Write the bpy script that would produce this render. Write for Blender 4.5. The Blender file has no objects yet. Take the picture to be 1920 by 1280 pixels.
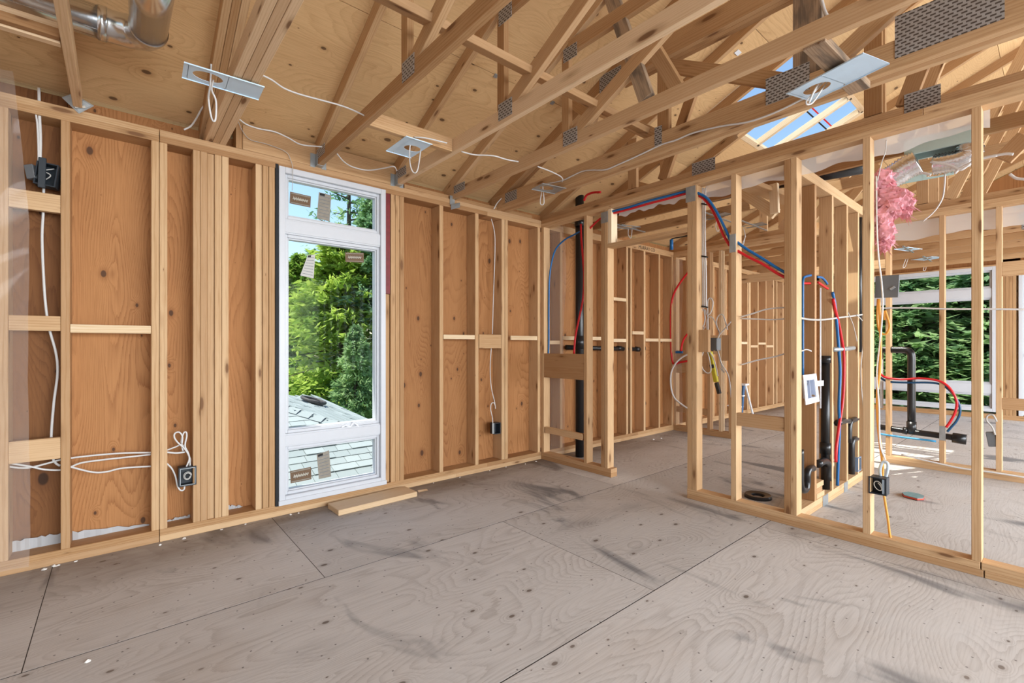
import bpy, bmesh, math, random
import numpy as np
from mathutils import Vector, Matrix, Quaternion
random.seed(7); np.random.seed(7)
SC = bpy.context.scene
COL = SC.collection

# ------------------------------------------------------------------ camera / world / light
F, CX, CY, EYE = 873.0, 960.0, 647.0, 1.2
YAW = math.atan(739 / 873)
SA, CA = math.sin(YAW), math.cos(YAW)
cam_d = bpy.data.cameras.new('camera'); cam = bpy.data.objects.new('camera', cam_d); COL.objects.link(cam)
cam_d.sensor_width = 36; cam_d.lens = 36 * F / 1920; cam_d.shift_y = 7 / 1920; cam_d.clip_start = .03
cam.location = (0, 0, EYE); cam.rotation_euler = (math.pi / 2, 0, -YAW)
SC.camera = cam
SC.view_settings.view_transform = 'Standard'; SC.view_settings.look = 'None'
SC.view_settings.gamma = 1; SC.view_settings.use_curve_mapping = False
SC.view_settings.exposure = 0.24

SUN_DIR = Vector((.34, -.15, -.93)).normalized()       # the way sunlight travels
W = bpy.data.worlds.new('world'); SC.world = W; W.use_nodes = True
wn = W.node_tree.nodes; wl = W.node_tree.links
bg = wn['Background']; sky = wn.new('ShaderNodeTexSky'); sky.sky_type = 'NISHITA'; sky.sun_disc = False
sky.sun_elevation = math.asin(-SUN_DIR.z); sky.sun_rotation = math.atan2(-SUN_DIR.x, -SUN_DIR.y)
sky.air_density = 1.3; sky.dust_density = .6; sky.ozone_density = 2.0
wl.new(sky.outputs[0], bg.inputs[0]); bg.inputs[1].default_value = .21
sun_d = bpy.data.lights.new('sun', 'SUN'); sun_d.energy = 6.0; sun_d.angle = .009; sun_d.color = (1, .95, .86)
sun = bpy.data.objects.new('sun', sun_d); COL.objects.link(sun)
sun.rotation_euler = SUN_DIR.to_track_quat('-Z', 'Y').to_euler()
def area(name, loc, aim, sx, sy, power, col=(1, 1, 1)):
    l = bpy.data.lights.new(name, 'AREA'); l.shape = 'RECTANGLE'; l.size = sx; l.size_y = sy; l.energy = power; l.color = col
    o = bpy.data.objects.new(name, l); COL.objects.link(o); o.location = loc
    o.rotation_euler = Vector(aim).to_track_quat('-Z', 'Y').to_euler(); return o
# daylight from the glazed side of the house, behind the photographer, plus an added weak fill light at the closed left end
area('window_daylight_rear', (5.2, -4.6, 1.6), (0, 1, -.62), 11.6, 2.6, 1250, (.88, .94, 1.0))
area('fill_light_end', (-4.05, .4, 1.45), (1, 0, -.6), 7.5, 2.6, 40, (.86, .94, 1.0))

# ------------------------------------------------------------------ geometry helpers
def ray(x, y):
    t = (x - CX) / F; return Vector((SA + t * CA, CA - t * SA, (CY - y) / F))
def PY(x, y, Y):
    r = ray(x, y); s = Y / r.y; return Vector((s * r.x, Y, EYE + s * r.z))
def PX(x, y, X):
    r = ray(x, y); s = X / r.x; return Vector((X, s * r.y, EYE + s * r.z))
def PZ(x, y, Z):
    r = ray(x, y); s = (Z - EYE) / r.z; return Vector((s * r.x, s * r.y, Z))
def PD(x, y, d):
    r = ray(x, y); return Vector((d * r.x, d * r.y, EYE + d * r.z))
WM = {}
def link(o, parent=None, M=None):
    COL.objects.link(o)
    M = M or Matrix.Identity(4); WM[o.name] = M
    if parent is not None:
        o.parent = parent; o.matrix_parent_inverse = WM[parent.name].inverted()
    o.matrix_basis = M
    return o
def tag(o, label=None, cat=None, group=None, kind=None):
    for k, v in (('label', label), ('category', cat), ('group', group), ('kind', kind)):
        if v: o[k] = v
    return o
def empty(name, loc=(0, 0, 0), **k):
    o = bpy.data.objects.new(name, None); o.empty_display_size = .1
    link(o, None, Matrix.Translation(loc)); return tag(o, **k)
def mesh(name, verts, faces, mat, parent=None, M=None, smooth=False):
    m = bpy.data.meshes.new(name); m.from_pydata([tuple(v) for v in verts], [], faces); m.update()
    if smooth: m.polygons.foreach_set('use_smooth', [True] * len(m.polygons))
    if mat: m.materials.append(mat)
    return link(bpy.data.objects.new(name, m), parent, M)
_cache = {}
def cbox_mesh(l, w, h, mat, ch):
    key = (round(l, 4), round(w, 4), round(h, 4), mat.name, ch)
    if key in _cache: return _cache[key]
    bm = bmesh.new(); bmesh.ops.create_cube(bm, size=1)
    for v in bm.verts: v.co = Vector((v.co.x * l, v.co.y * w, v.co.z * h))
    if ch > 0: bmesh.ops.bevel(bm, geom=list(bm.edges), offset=min(ch, .2 * min(l, w, h)), segments=1, affect='EDGES')
    m = bpy.data.meshes.new('piece'); bm.to_mesh(m); bm.free(); m.materials.append(mat); _cache[key] = m
    return m
def lum(name, parent, p0, p1, w, h, up=(0, 0, 1), mat=None, ch=.002):
    """a straight piece from p0 to p1; local X runs along it, w across (local Y), h along 'up' (local Z)"""
    p0, p1 = Vector(p0), Vector(p1); a = (p1 - p0); L = a.length; a.normalize()
    z = Vector(up); z = (z - a * z.dot(a)).normalized(); y = z.cross(a)
    M = Matrix((a, y, z)).transposed().to_4x4(); M.translation = (p0 + p1) / 2
    o = bpy.data.objects.new(name, cbox_mesh(L, w, h, mat or LUM, ch)); return link(o, parent, M)
def box(name, parent, x0, x1, y0, y1, z0, z1, mat=None, grain=None, ch=.002):
    d = (x1 - x0, y1 - y0, z1 - z0); c = ((x0 + x1) / 2, (y0 + y1) / 2, (z0 + z1) / 2)
    g = grain if grain is not None else 'xyz'[max(range(3), key=lambda i: d[i])]
    if g == 'x': return lum(name, parent, (x0, c[1], c[2]), (x1, c[1], c[2]), d[1], d[2], (0, 0, 1), mat, ch)
    if g == 'y': return lum(name, parent, (c[0], y0, c[2]), (c[0], y1, c[2]), d[0], d[2], (0, 0, 1), mat, ch)
    # vertical: width along X or Y whichever is larger becomes local Y
    if d[0] >= d[1]: return lum(name, parent, (c[0], c[1], z0), (c[0], c[1], z1), d[0], d[1], (0, 1, 0), mat, ch)
    return lum(name, parent, (c[0], c[1], z0), (c[0], c[1], z1), d[1], d[0], (1, 0, 0), mat, ch)
def smooth_pts(P, n=6):
    P = [Vector(p) for p in P]; out = []
    if len(P) < 3 or n <= 1: return P
    Q = [P[0] * 2 - P[1]] + P + [P[-1] * 2 - P[-2]]
    for i in range(1, len(Q) - 2):
        a, b, c, d = Q[i - 1:i + 3]
        for k in range(n):
            t = k / n
            out.append(.5 * ((2 * b) + (c - a) * t + (2 * a - 5 * b + 4 * c - d) * t * t + (3 * b - a - 3 * c + d) * t ** 3))
    out.append(P[-1]); return out
def tube_data(P, r, sides=8, caps=True, flat=1.0):
    P = [Vector(p) for p in P]; n = len(P); V = []; Fc = []
    R = r if hasattr(r, '__len__') else [r] * n
    t0 = (P[1] - P[0]).normalized(); ref = Vector((0, 0, 1)) if abs(t0.z) < .9 else Vector((1, 0, 0))
    u = t0.cross(ref).normalized()
    for i, p in enumerate(P):
        t = ((P[min(i + 1, n - 1)] - P[max(i - 1, 0)])).normalized()
        u = (u - t * u.dot(t)); u = u.normalized() if u.length > 1e-6 else t.orthogonal().normalized()
        v = t.cross(u)
        for k in range(sides):
            a = 2 * math.pi * k / sides; V.append(p + (u * math.cos(a) + v * math.sin(a) * flat) * R[i])
    for i in range(n - 1):
        for k in range(sides):
            a = i * sides + k; b = i * sides + (k + 1) % sides; Fc.append((a, b, b + sides, a + sides))
    if caps: Fc.append(tuple(range(sides))[::-1]); Fc.append(tuple(range((n - 1) * sides, n * sides)))
    return V, Fc
def tube(name, P, r, mat, parent=None, sides=8, n=6, flat=1.0):
    V, Fc = tube_data(smooth_pts(P, n), r, sides, True, flat); return mesh(name, V, Fc, mat, parent, smooth=True)
def multi(parts):
    V = []; Fc = []
    for v, f in parts:
        o = len(V); V += list(v); Fc += [tuple(i + o for i in q) for q in f]
    return V, Fc
def boxd(x0, x1, y0, y1, z0, z1):
    return ([(x0, y0, z0), (x1, y0, z0), (x1, y1, z0), (x0, y1, z0), (x0, y0, z1), (x1, y0, z1), (x1, y1, z1), (x0, y1, z1)],
            [(0, 3, 2, 1), (4, 5, 6, 7), (0, 1, 5, 4), (1, 2, 6, 5), (2, 3, 7, 6), (3, 0, 4, 7)])

# ------------------------------------------------------------------ materials
def newmat(name):
    m = bpy.data.materials.new(name); m.use_nodes = True
    return m, m.node_tree.nodes, m.node_tree.links, m.node_tree.nodes['Principled BSDF']
def nd(N, t, **k):
    n = N.new(t)
    for a, v in k.items():
        if a.startswith('i_'):
            key = a[2:]; key = int(key) if key.isdigit() else key.replace('_', ' ')
            n.inputs[key].default_value = v
        else: setattr(n, a, v)
    return n
def mth(N, Lk, op, a, b=None, c=None, clamp=False):
    n = N.new('ShaderNodeMath'); n.operation = op; n.use_clamp = clamp
    for i, v in enumerate((a, b, c)):
        if v is None: continue
        if isinstance(v, (int, float)): n.inputs[i].default_value = v
        else: Lk.new(v, n.inputs[i])
    return n.outputs[0]
def vmul(N, Lk, v, s, off=None):
    n = N.new('ShaderNodeVectorMath'); n.operation = 'MULTIPLY'; Lk.new(v, n.inputs[0]); n.inputs[1].default_value = s
    if off is None: return n.outputs[0]
    a = N.new('ShaderNodeVectorMath'); a.operation = 'ADD'; Lk.new(n.outputs[0], a.inputs[0]); Lk.new(off, a.inputs[1]); return a.outputs[0]
def mixc(N, Lk, f, a, b, mode='MIX'):
    n = N.new('ShaderNodeMix'); n.data_type = 'RGBA'; n.blend_type = mode
    for i, v in ((0, f), (6, a), (7, b)):
        if isinstance(v, (int, float)): n.inputs[i].default_value = v
        elif isinstance(v, tuple): n.inputs[i].default_value = (*v, 1) if len(v) == 3 else v
        else: Lk.new(v, n.inputs[i])
    return n.outputs[2]
def ramp(N, Lk, f, a, b):
    n = N.new('ShaderNodeMapRange'); n.clamp = True; n.interpolation_type = 'SMOOTHSTEP'
    Lk.new(f, n.inputs[0]); n.inputs[1].default_value = a; n.inputs[2].default_value = b; return n.outputs[0]
def rnd_off(N, Lk, k=(37.0, 11.0, 7.0)):
    oi = N.new('ShaderNodeObjectInfo'); cb = N.new('ShaderNodeCombineXYZ')
    for i in range(3): Lk.new(mth(N, Lk, 'MULTIPLY', oi.outputs['Random'], k[i]), cb.inputs[i])
    return cb.outputs[0], oi.outputs['Random']

def lumber_mat(name, c0, c1, knot=(.17, .075, .03), rough=.62, wear=0.0):
    m, N, L, B = newmat(name); tc = N.new('ShaderNodeTexCoord'); off, rnd = rnd_off(N, L)
    P = tc.outputs['Object']
    gv = vmul(N, L, P, (.07, 1, 1), vmul(N, L, off, (1, .02, .03)))
    wave = nd(N, 'ShaderNodeTexWave', wave_type='RINGS', rings_direction='X', i_Scale=30.0, i_Distortion=5.0, i_Detail=3.0, i_Detail_Scale=1.4)
    L.new(gv, wave.inputs[0])
    fib = nd(N, 'ShaderNodeTexNoise', i_Scale=1.0, i_Detail=3.0); L.new(vmul(N, L, P, (9, 260, 260), off), fib.inputs[0])
    blot = nd(N, 'ShaderNodeTexNoise', i_Scale=1.0, i_Detail=2.0); L.new(vmul(N, L, P, (2.2, 9, 9), off), blot.inputs[0])
    g = mth(N, L, 'MULTIPLY', ramp(N, L, wave.outputs['Fac'], .45, 1.0), .38)
    g = mth(N, L, 'ADD', g, mth(N, L, 'MULTIPLY', ramp(N, L, fib.outputs[0], .35, .75), .3))
    g = mth(N, L, 'ADD', g, mth(N, L, 'MULTIPLY', ramp(N, L, blot.outputs[0], .35, .7), .28))
    g = mth(N, L, 'ADD', g, mth(N, L, 'MULTIPLY', mth(N, L, 'SUBTRACT', rnd, .5), .6), clamp=True)
    col = mixc(N, L, g, c0, c1)
    r2 = mth(N, L, 'FRACT', mth(N, L, 'MULTIPLY', rnd, 17.3)); col = mixc(N, L, mth(N, L, 'MULTIPLY', ramp(N, L, r2, .45, 1.0), .5), col, (c1[0] * .72, c1[1] * .62, c1[2] * .55))
    vo = nd(N, 'ShaderNodeTexVoronoi', i_Scale=1.0, i_Randomness=1.0); L.new(vmul(N, L, P, (3.6, 14, 14), off), vo.inputs[0])
    kc = mth(N, L, 'FRACT', mth(N, L, 'MULTIPLY', vo.outputs['Color'], 5.7)); kr = mth(N, L, 'MULTIPLY_ADD', mth(N, L, 'POWER', kc, 1.6), .20, .03)
    kd = mth(N, L, 'DIVIDE', vo.outputs['Distance'], kr); kn = ramp(N, L, kd, 1.0, .55); halo = ramp(N, L, kd, 2.0, .8)
    col = mixc(N, L, mth(N, L, 'MULTIPLY', halo, .45), col, (c1[0] * .62, c1[1] * .55, c1[2] * .5))
    col = mixc(N, L, mth(N, L, 'MULTIPLY', kn, .88), col, knot)
    if wear:
        dn = nd(N, 'ShaderNodeTexNoise', i_Scale=1.0, i_Detail=5.0); L.new(vmul(N, L, P, (5, 24, 24), off), dn.inputs[0])
        col = mixc(N, L, mth(N, L, 'MULTIPLY', ramp(N, L, dn.outputs[0], .42, .68), wear), col, (.09, .075, .065))
    L.new(col, B.inputs['Base Color']); B.inputs['Roughness'].default_value = rough; B.inputs['Specular IOR Level'].default_value = .25
    bp = nd(N, 'ShaderNodeBump', i_Strength=.12, i_Distance=.002); L.new(fib.outputs[0], bp.inputs['Height']); L.new(bp.outputs[0], B.inputs['Normal'])
    return m
LUM = lumber_mat('spruce_lumber', (.62, .41, .228), (.45, .255, .115))
LUMB = lumber_mat('spruce_lumber_tan', (.53, .325, .165), (.37, .195, .08))
LUML = lumber_mat('light_spruce_chord', (.74, .535, .34), (.58, .375, .20))
LUMP = lumber_mat('pale_strapping', (.80, .64, .44), (.66, .46, .26))
LUMW = lumber_mat('weathered_lumber', (.42, .30, .20), (.24, .15, .09), wear=.75)

def ply_mat(name, base, line, knot, freq=46.0, sc=(1.1, 3.1), grey=0.0, linemix=.6, stains=False, knots=1.0):
    m, N, L, B = newmat(name); tc = N.new('ShaderNodeTexCoord'); off, rnd = rnd_off(N, L, (31, 17, 0))
    P = tc.outputs['Object']
    # rotary-cut veneer: contour lines of a smooth field
    nf = nd(N, 'ShaderNodeTexNoise', i_Scale=1.0, i_Detail=2.2, i_Roughness=.42, i_Distortion=.35); L.new(vmul(N, L, P, (sc[0], sc[1], 0), off), nf.inputs[0])
    jag = nd(N, 'ShaderNodeTexNoise', i_Scale=1.0, i_Detail=4.0, i_Roughness=.6); L.new(vmul(N, L, P, (5, 130, 0), off), jag.inputs[0])
    vo = nd(N, 'ShaderNodeTexVoronoi', i_Scale=1.0, voronoi_dimensions='2D'); L.new(vmul(N, L, P, (3.4, 5.6, 0), off), vo.inputs[0])
    cell = mth(N, L, 'FRACT', mth(N, L, 'MULTIPLY', vo.outputs['Color'], 7.31))
    rad = mth(N, L, 'MULTIPLY', mth(N, L, 'POWER', cell, 2.4), .15 * knots)
    rat = mth(N, L, 'DIVIDE', vo.outputs['Distance'], mth(N, L, 'ADD', rad, .004))
    fld = mth(N, L, 'ADD', nf.outputs[0], mth(N, L, 'MULTIPLY', ramp(N, L, rat, 4.5, .3), .05))
    fld = mth(N, L, 'ADD', fld, mth(N, L, 'MULTIPLY', mth(N, L, 'SUBTRACT', jag.outputs[0], .5), .012))
    ln = mth(N, L, 'POWER', mth(N, L, 'FRACT', mth(N, L, 'MULTIPLY', fld, freq)), 3.0)
    big = nd(N, 'ShaderNodeTexNoise', i_Scale=1.0, i_Detail=3.0); L.new(vmul(N, L, P, (1.6, 2.6, 0), off), big.inputs[0])
    lm = mth(N, L, 'MULTIPLY', ln, mth(N, L, 'MULTIPLY', ramp(N, L, big.outputs[0], .25, .65), linemix))
    col = mixc(N, L, lm, base, line)
    col = mixc(N, L, mth(N, L, 'MULTIPLY', ramp(N, L, jag.outputs[0], .4, .75), .28), col, line)
    col = mixc(N, L, mth(N, L, 'MULTIPLY', ramp(N, L, big.outputs[0], .5, .78), .35), col, (base[0] * .72, base[1] * .66, base[2] * .6))
    br = mth(N, L, 'MULTIPLY_ADD', rnd, .22, .89)
    col = mixc(N, L, mth(N, L, 'MULTIPLY', ramp(N, L, rat, 2.2, .8), .4), col, line)
    col = mixc(N, L, mth(N, L, 'MULTIPLY', ramp(N, L, rat, .95, .6), .85), col, knot)
    if stains:
        wv = N.new('ShaderNodeNewGeometry').outputs['Position']
        s1 = nd(N, 'ShaderNodeTexNoise', i_Scale=1.0, i_Detail=5.0, i_Roughness=.62); L.new(vmul(N, L, wv, (.55, 1.5, 0)), s1.inputs[0])
        col = mixc(N, L, mth(N, L, 'MULTIPLY', ramp(N, L, s1.outputs[0], .56, .74), .55), col, (.20, .185, .18))
        s2 = nd(N, 'ShaderNodeTexNoise', i_Scale=1.0, i_Detail=4.0, i_Roughness=.55, i_Distortion=.6); L.new(vmul(N, L, wv, (2.6, .9, 0)), s2.inputs[0])
        col = mixc(N, L, mth(N, L, 'MULTIPLY', ramp(N, L, s2.outputs[0], .58, .70), .75), col, (.11, .115, .125))
        s3 = nd(N, 'ShaderNodeTexNoise', i_Scale=1.0, i_Detail=3.0); L.new(vmul(N, L, wv, (.7, .7, 0)), s3.inputs[0])
        col = mixc(N, L, mth(N, L, 'MULTIPLY', ramp(N, L, s3.outputs[0], .5, .7), .35), col, (.50, .43, .37))
        # grime along the foot of the exterior wall
        sx = N.new('ShaderNodeSeparateXYZ'); L.new(wv, sx.inputs[0])
        edge = mth(N, L, 'MULTIPLY', mth(N, L, 'POWER', ramp(N, L, sx.outputs[1], 2.7, 3.62), 1.5), mth(N, L, 'MULTIPLY_ADD', ramp(N, L, s1.outputs[0], .35, .6), .6, .45))
        col = mixc(N, L, mth(N, L, 'MULTIPLY', edge, .85), col, (.16, .11, .075))
        dv = nd(N, 'ShaderNodeTexVoronoi', i_Scale=7.0, voronoi_dimensions='2D'); L.new(wv, dv.inputs[0])
        col = mixc(N, L, mth(N, L, 'MULTIPLY', ramp(N, L, dv.outputs['Distance'], .035, .02), .7), col, (.05, .04, .035))
    cm = nd(N, 'ShaderNodeMix', data_type='RGBA', blend_type='MULTIPLY'); cm.inputs[0].default_value = 1
    cb = N.new('ShaderNodeCombineXYZ')
    for i in range(3): L.new(br, cb.inputs[i])
    L.new(col, cm.inputs[6]); L.new(cb.outputs[0], cm.inputs[7])
    L.new(cm.outputs[2], B.inputs['Base Color']); B.inputs['Roughness'].default_value = .68; B.inputs['Specular IOR Level'].default_value = .22
    bp = nd(N, 'ShaderNodeBump', i_Strength=.1, i_Distance=.002); L.new(jag.outputs[0], bp.inputs['Height']); L.new(bp.outputs[0], B.inputs['Normal'])
    return m
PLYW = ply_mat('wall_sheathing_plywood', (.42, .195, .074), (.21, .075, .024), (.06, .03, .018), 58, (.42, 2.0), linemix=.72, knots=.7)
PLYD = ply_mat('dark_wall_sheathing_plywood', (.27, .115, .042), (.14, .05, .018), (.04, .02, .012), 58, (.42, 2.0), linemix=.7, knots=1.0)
PLYC = ply_mat('roof_sheathing_plywood', (.66, .43, .215), (.43, .235, .095), (.085, .042, .02), 52, (.55, 2.0), linemix=.55, knots=.8)
PLYF = ply_mat('subfloor_plywood', (.58, .555, .53), (.31, .275, .25), (.12, .09, .07), 58, (.55, 1.7), linemix=.6, stains=True, knots=.5)

def plain(name, col, rough=.5, metal=0.0, spec=.4, noise=0.0, nscale=30, bump=0.0, trans=0.0, alpha=1.0):
    m, N, L, B = newmat(name); B.inputs['Roughness'].default_value = rough; B.inputs['Metallic'].default_value = metal
    B.inputs['Specular IOR Level'].default_value = spec; B.inputs['Base Color'].default_value = (*col, 1)
    if noise or bump:
        tc = N.new('ShaderNodeTexCoord'); n = nd(N, 'ShaderNodeTexNoise', i_Scale=nscale, i_Detail=4.0); L.new(tc.outputs['Object'], n.inputs[0])
        if noise: L.new(mixc(N, L, mth(N, L, 'MULTIPLY', ramp(N, L, n.outputs[0], .3, .7), noise), col, tuple(c * .45 for c in col)), B.inputs['Base Color'])
        if bump:
            bp = nd(N, 'ShaderNodeBump', i_Strength=bump, i_Distance=.004); L.new(n.outputs[0], bp.inputs['Height']); L.new(bp.outputs[0], B.inputs['Normal'])
    if trans: B.inputs['Transmission Weight'].default_value = trans
    if alpha < 1: B.inputs['Alpha'].default_value = alpha
    return m
VINYL = plain('white_vinyl', (.60, .615, .65), .35, noise=.03)
CABLE = plain('white_cable_jacket', (.66, .64, .62), .42)
CABLEG = plain('grey_cable_jacket', (.50, .48, .45), .45)
GALV = plain('galvanized_steel', (.42, .45, .46), .38, .6, noise=.35, nscale=14)
GALVD = plain('duct_sheet_metal', (.72, .73, .74), .24, 1.0, noise=.25, nscale=5)
BRKT = plain('bright_steel_bracket', (.62, .80, .96), .45, .0, noise=.12, nscale=9)
TEAL = plain('pale_green_coated_steel', (.50, .66, .65), .45, .3)
BLACK = plain('black_abs_plastic', (.012, .012, .013), .28, spec=.5)
DARKB = plain('dark_plastic_box', (.022, .028, .036), .45)
GREYB = plain('grey_steel_box', (.17, .18, .19), .5, .4)
BLUE = plain('blue_pex', (.012, .13, .36), .35); RED = plain('red_pex', (.62, .016, .022), .35)
ORANGE = plain('orange_cable_jacket', (.70, .32, .05), .45); WHITE = plain('white_plastic', (.78, .80, .84), .4)
PINK = plain('pink_fibreglass', (.90, .42, .48), .95, spec=.05, noise=.5, nscale=26, bump=.8)
FOIL = plain('crinkled_foil', (.80, .80, .82), .22, 1.0, noise=.15, nscale=40, bump=.9)
MEMB = plain('black_membrane', (.012, .012, .014), .7); REDM = plain('red_membrane', (.20, .018, .02), .45, noise=.4, nscale=25)
WFOAM = plain('white_gasket_film', (.50, .50, .51), .5, noise=.2, nscale=8)
DEBRIS = plain('drywall_crumb', (.78, .75, .70), .9)
BROWNL = plain('brown_sticker', (.16, .09, .045), .6, noise=.3, nscale=60); TANL = plain('tan_sticker', (.30, .265, .215), .7, noise=.3, nscale=40)
PALE = plain('pale_print', (.58, .53, .45), .7); INK = plain('black_ink', (.015, .014, .013), .7)
YEL = plain('yellow_tool', (.62, .52, .03), .45, noise=.35, nscale=9); SHING = None
DIRT = plain('dirt_in_joints', (.05, .038, .03), .95)
def film(name, col, alpha, rough=.12):
    m, N, L, B = newmat(name); B.inputs['Base Color'].default_value = (*col, 1); B.inputs['Roughness'].default_value = rough
    B.inputs['Specular IOR Level'].default_value = .8
    tr = N.new('ShaderNodeBsdfTransparent'); mx = N.new('ShaderNodeMixShader'); fr = nd(N, 'ShaderNodeLayerWeight', i_Blend=.25)
    tl = N.new('ShaderNodeBsdfTranslucent'); tl.inputs[0].default_value = (*col, 1); m2 = N.new('ShaderNodeMixShader'); m2.inputs[0].default_value = .35
    L.new(B.outputs[0], m2.inputs[1]); L.new(tl.outputs[0], m2.inputs[2])
    L.new(mth(N, L, 'MULTIPLY_ADD', fr.outputs['Facing'], .35, alpha, True), mx.inputs[0]); L.new(tr.outputs[0], mx.inputs[1]); L.new(m2.outputs[0], mx.inputs[2])
    L.new(mx.outputs[0], N['Material Output'].inputs[0]); return m
POLY = film('clear_poly_sheet', (.86, .80, .76), .17); POLYW = film('milky_poly_strip', (.86, .86, .86), .62, .25)
def glass_mat():
    m, N, L, B = newmat('window_glass'); N.remove(B)
    tr = N.new('ShaderNodeBsdfTransparent'); tr.inputs[0].default_value = (.95, .975, .97, 1); gl = N.new('ShaderNodeBsdfGlossy'); gl.inputs['Roughness'].default_value = .02
    fr = nd(N, 'ShaderNodeLayerWeight', i_Blend=.5); mx = N.new('ShaderNodeMixShader'); L.new(mth(N, L, 'MULTIPLY_ADD', mth(N, L, 'POWER', fr.outputs['Facing'], 4.0), .05, .002), mx.inputs[0]); L.new(tr.outputs[0], mx.inputs[1]); L.new(gl.outputs[0], mx.inputs[2])
    L.new(mx.outputs[0], N['Material Output'].inputs[0]); return m
GLASS = glass_mat()
def nailplate_mat():
    m, N, L, B = newmat('toothed_nail_plate'); tc = N.new('ShaderNodeTexCoord')
    sx = N.new('ShaderNodeSeparateXYZ'); L.new(tc.outputs['Object'], sx.inputs[0])
    yy = mth(N, L, 'MULTIPLY', sx.outputs[2], 66.0); xx = mth(N, L, 'ADD', mth(N, L, 'MULTIPLY', sx.outputs[0], 34.0), mth(N, L, 'MULTIPLY', mth(N, L, 'FLOOR', yy), .5))
    du = mth(N, L, 'ABSOLUTE', mth(N, L, 'SUBTRACT', mth(N, L, 'FRACT', xx), .5)); dv = mth(N, L, 'ABSOLUTE', mth(N, L, 'SUBTRACT', mth(N, L, 'FRACT', yy), .5))
    slot = mth(N, L, 'MULTIPLY', mth(N, L, 'LESS_THAN', du, .33), mth(N, L, 'LESS_THAN', dv, .24)); metal = mth(N, L, 'SUBTRACT', 1.0, slot)
    nz = nd(N, 'ShaderNodeTexNoise', i_Scale=25.0); L.new(tc.outputs['Object'], nz.inputs[0])
    c = mixc(N, L, metal, (.07, .06, .055), (.46, .46, .47))
    L.new(mixc(N, L, mth(N, L, 'MULTIPLY', nz.outputs[0], .35), c, (.2, .16, .13)), B.inputs['Base Color'])
    B.inputs['Metallic'].default_value = .35; B.inputs['Roughness'].default_value = .5
    bp = nd(N, 'ShaderNodeBump', i_Strength=.6, i_Distance=.003); L.new(metal, bp.inputs['Height']); L.new(bp.outputs[0], B.inputs['Normal']); return m
NPL = nailplate_mat()

# ------------------------------------------------------------------ levels
YA, XB, ZT = 3.554, 3.41, 2.515        # face of window wall, face of partition, top of plates
DA, DB, PT = .14, .089, .038           # stud depths, plate thickness
ROOF0, PITCH = 2.707, .43
def roof_z(Y): return ROOF0 + PITCH * (YA - Y)

# ------------------------------------------------------------------ floor
flr = box('floor', None, -4.2, 11.1, -4.4, 3.76, -.30, -.0195, LUMB, 'x', 0)
tag(flr, 'grey weathered plywood subfloor running through all the rooms', None, None, 'structure')
rows = [(2.462, 3.69), (1.29, 2.462), (.07, 1.29), (-1.15, .07), (-2.37, -1.15), (-3.59, -2.37), (-4.4, -3.59)]
rowx = [[-4.2, -2.70, -.27, .817, 3.25, 5.69, 8.13, 10.57, 11.1]] + [[-4.2, -2.88, -.44, 2.0, 4.44, 6.88, 9.32, 11.1], [-4.2, -1.63, .81, 3.25, 5.69, 8.13, 10.57, 11.1]] * 3
for (y0, y1), xs in zip(rows, rowx):
    for a, b in zip(xs[:-1], xs[1:]):
        box('plywood_sheet', flr, a + .0018, b - .0018, y0 + .003, y1 - .003, -.019, 0, PLYF, 'x', 0)
        if a > -4: box('joint_dirt', flr, a - .0018, a + .0018, y0 + .003, y1 - .003, -.015, -.0004, DIRT, 'y', 0)
    if y1 < 3.5: box('joint_dirt', flr, -4.2, 11.1, y1 - .003, y1 + .003, -.015, -.0004, DIRT, 'x', 0)

# ------------------------------------------------------------------ window wall (left of the picture)
wall_left = empty('wall_left', (0, YA, 0), label='exterior stud wall with plywood sheathing and the tall white window', kind='structure')
WX0, WX1 = .863, 1.662
zb, zt2 = 2 * PT, ZT - 2 * PT
def studA(x0, w=PT, rec=0.0, mat=None, z0=zb, z1=zt2, nm='stud'):
    return box(nm, wall_left, x0, x0 + w, YA + rec, YA + DA, z0, z1, mat, 'z')
AL = [-2.85, -2.44, -2.04, -1.63, -1.22, -.82, -.475, -.24, .154, .194, .363, .402, .480, .520, .717, .759, .800]
for x in AL: studA(x, mat=LUM if x not in (.759, .800) else LUMB)
studA(.4415, .037, .010)
for x in (1.708, 1.748, 1.789, 2.170, 2.558, 2.876, 2.918, 3.362, 3.70, 4.09, 4.50, 4.90, 4.985, 5.28, 5.63, 5.96, 6.36, 6.77, 7.17, 7.58, 7.98, 8.40, 8.462, 8.502, 8.83, 9.18, 9.53, 9.69, 10.0, 10.4, 10.8):
    studA(x, mat=LUMB if x < 1.8 else LUM)
segs = [(-4.2, .192), (.195, 2.35), (2.35, 4.80), (4.80, 7.3), (7.3, 11.05)]
for a, b in segs:
    for k in range(2):
        s = .35 * k
        if a < -3: s = 0
        box('bottom_plate', wall_left, a + (s if a > .5 else 0), b + (s if b < 10 and a > .1 else 0), YA, YA + DA, PT * k, PT * (k + 1), LUMB if k else LUM, 'x')
        box('top_plate', wall_left, a + (s if a > .5 else 0), b + (s if b < 10 and a > .1 else 0), YA, YA + DA, ZT - PT * (k + 1), ZT - PT * k, LUMB if k else LUM, 'x')
xs = [-4.2, -2.85, -1.44, -.221, WX0 - .02]
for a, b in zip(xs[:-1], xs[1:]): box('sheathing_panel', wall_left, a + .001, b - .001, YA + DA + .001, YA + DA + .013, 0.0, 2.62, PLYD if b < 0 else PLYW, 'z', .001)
xs = [WX1 + .02, 2.577, 3.80, 5.02, 6.24, 7.46, 8.68, 9.9, 11.06]
for a, b in zip(xs[:-1], xs[1:]): box('sheathing_panel', wall_left, a + .001, b - .001, YA + DA + .001, YA + DA + .013, 0.0, 2.62, PLYW, 'z', .001)
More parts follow.
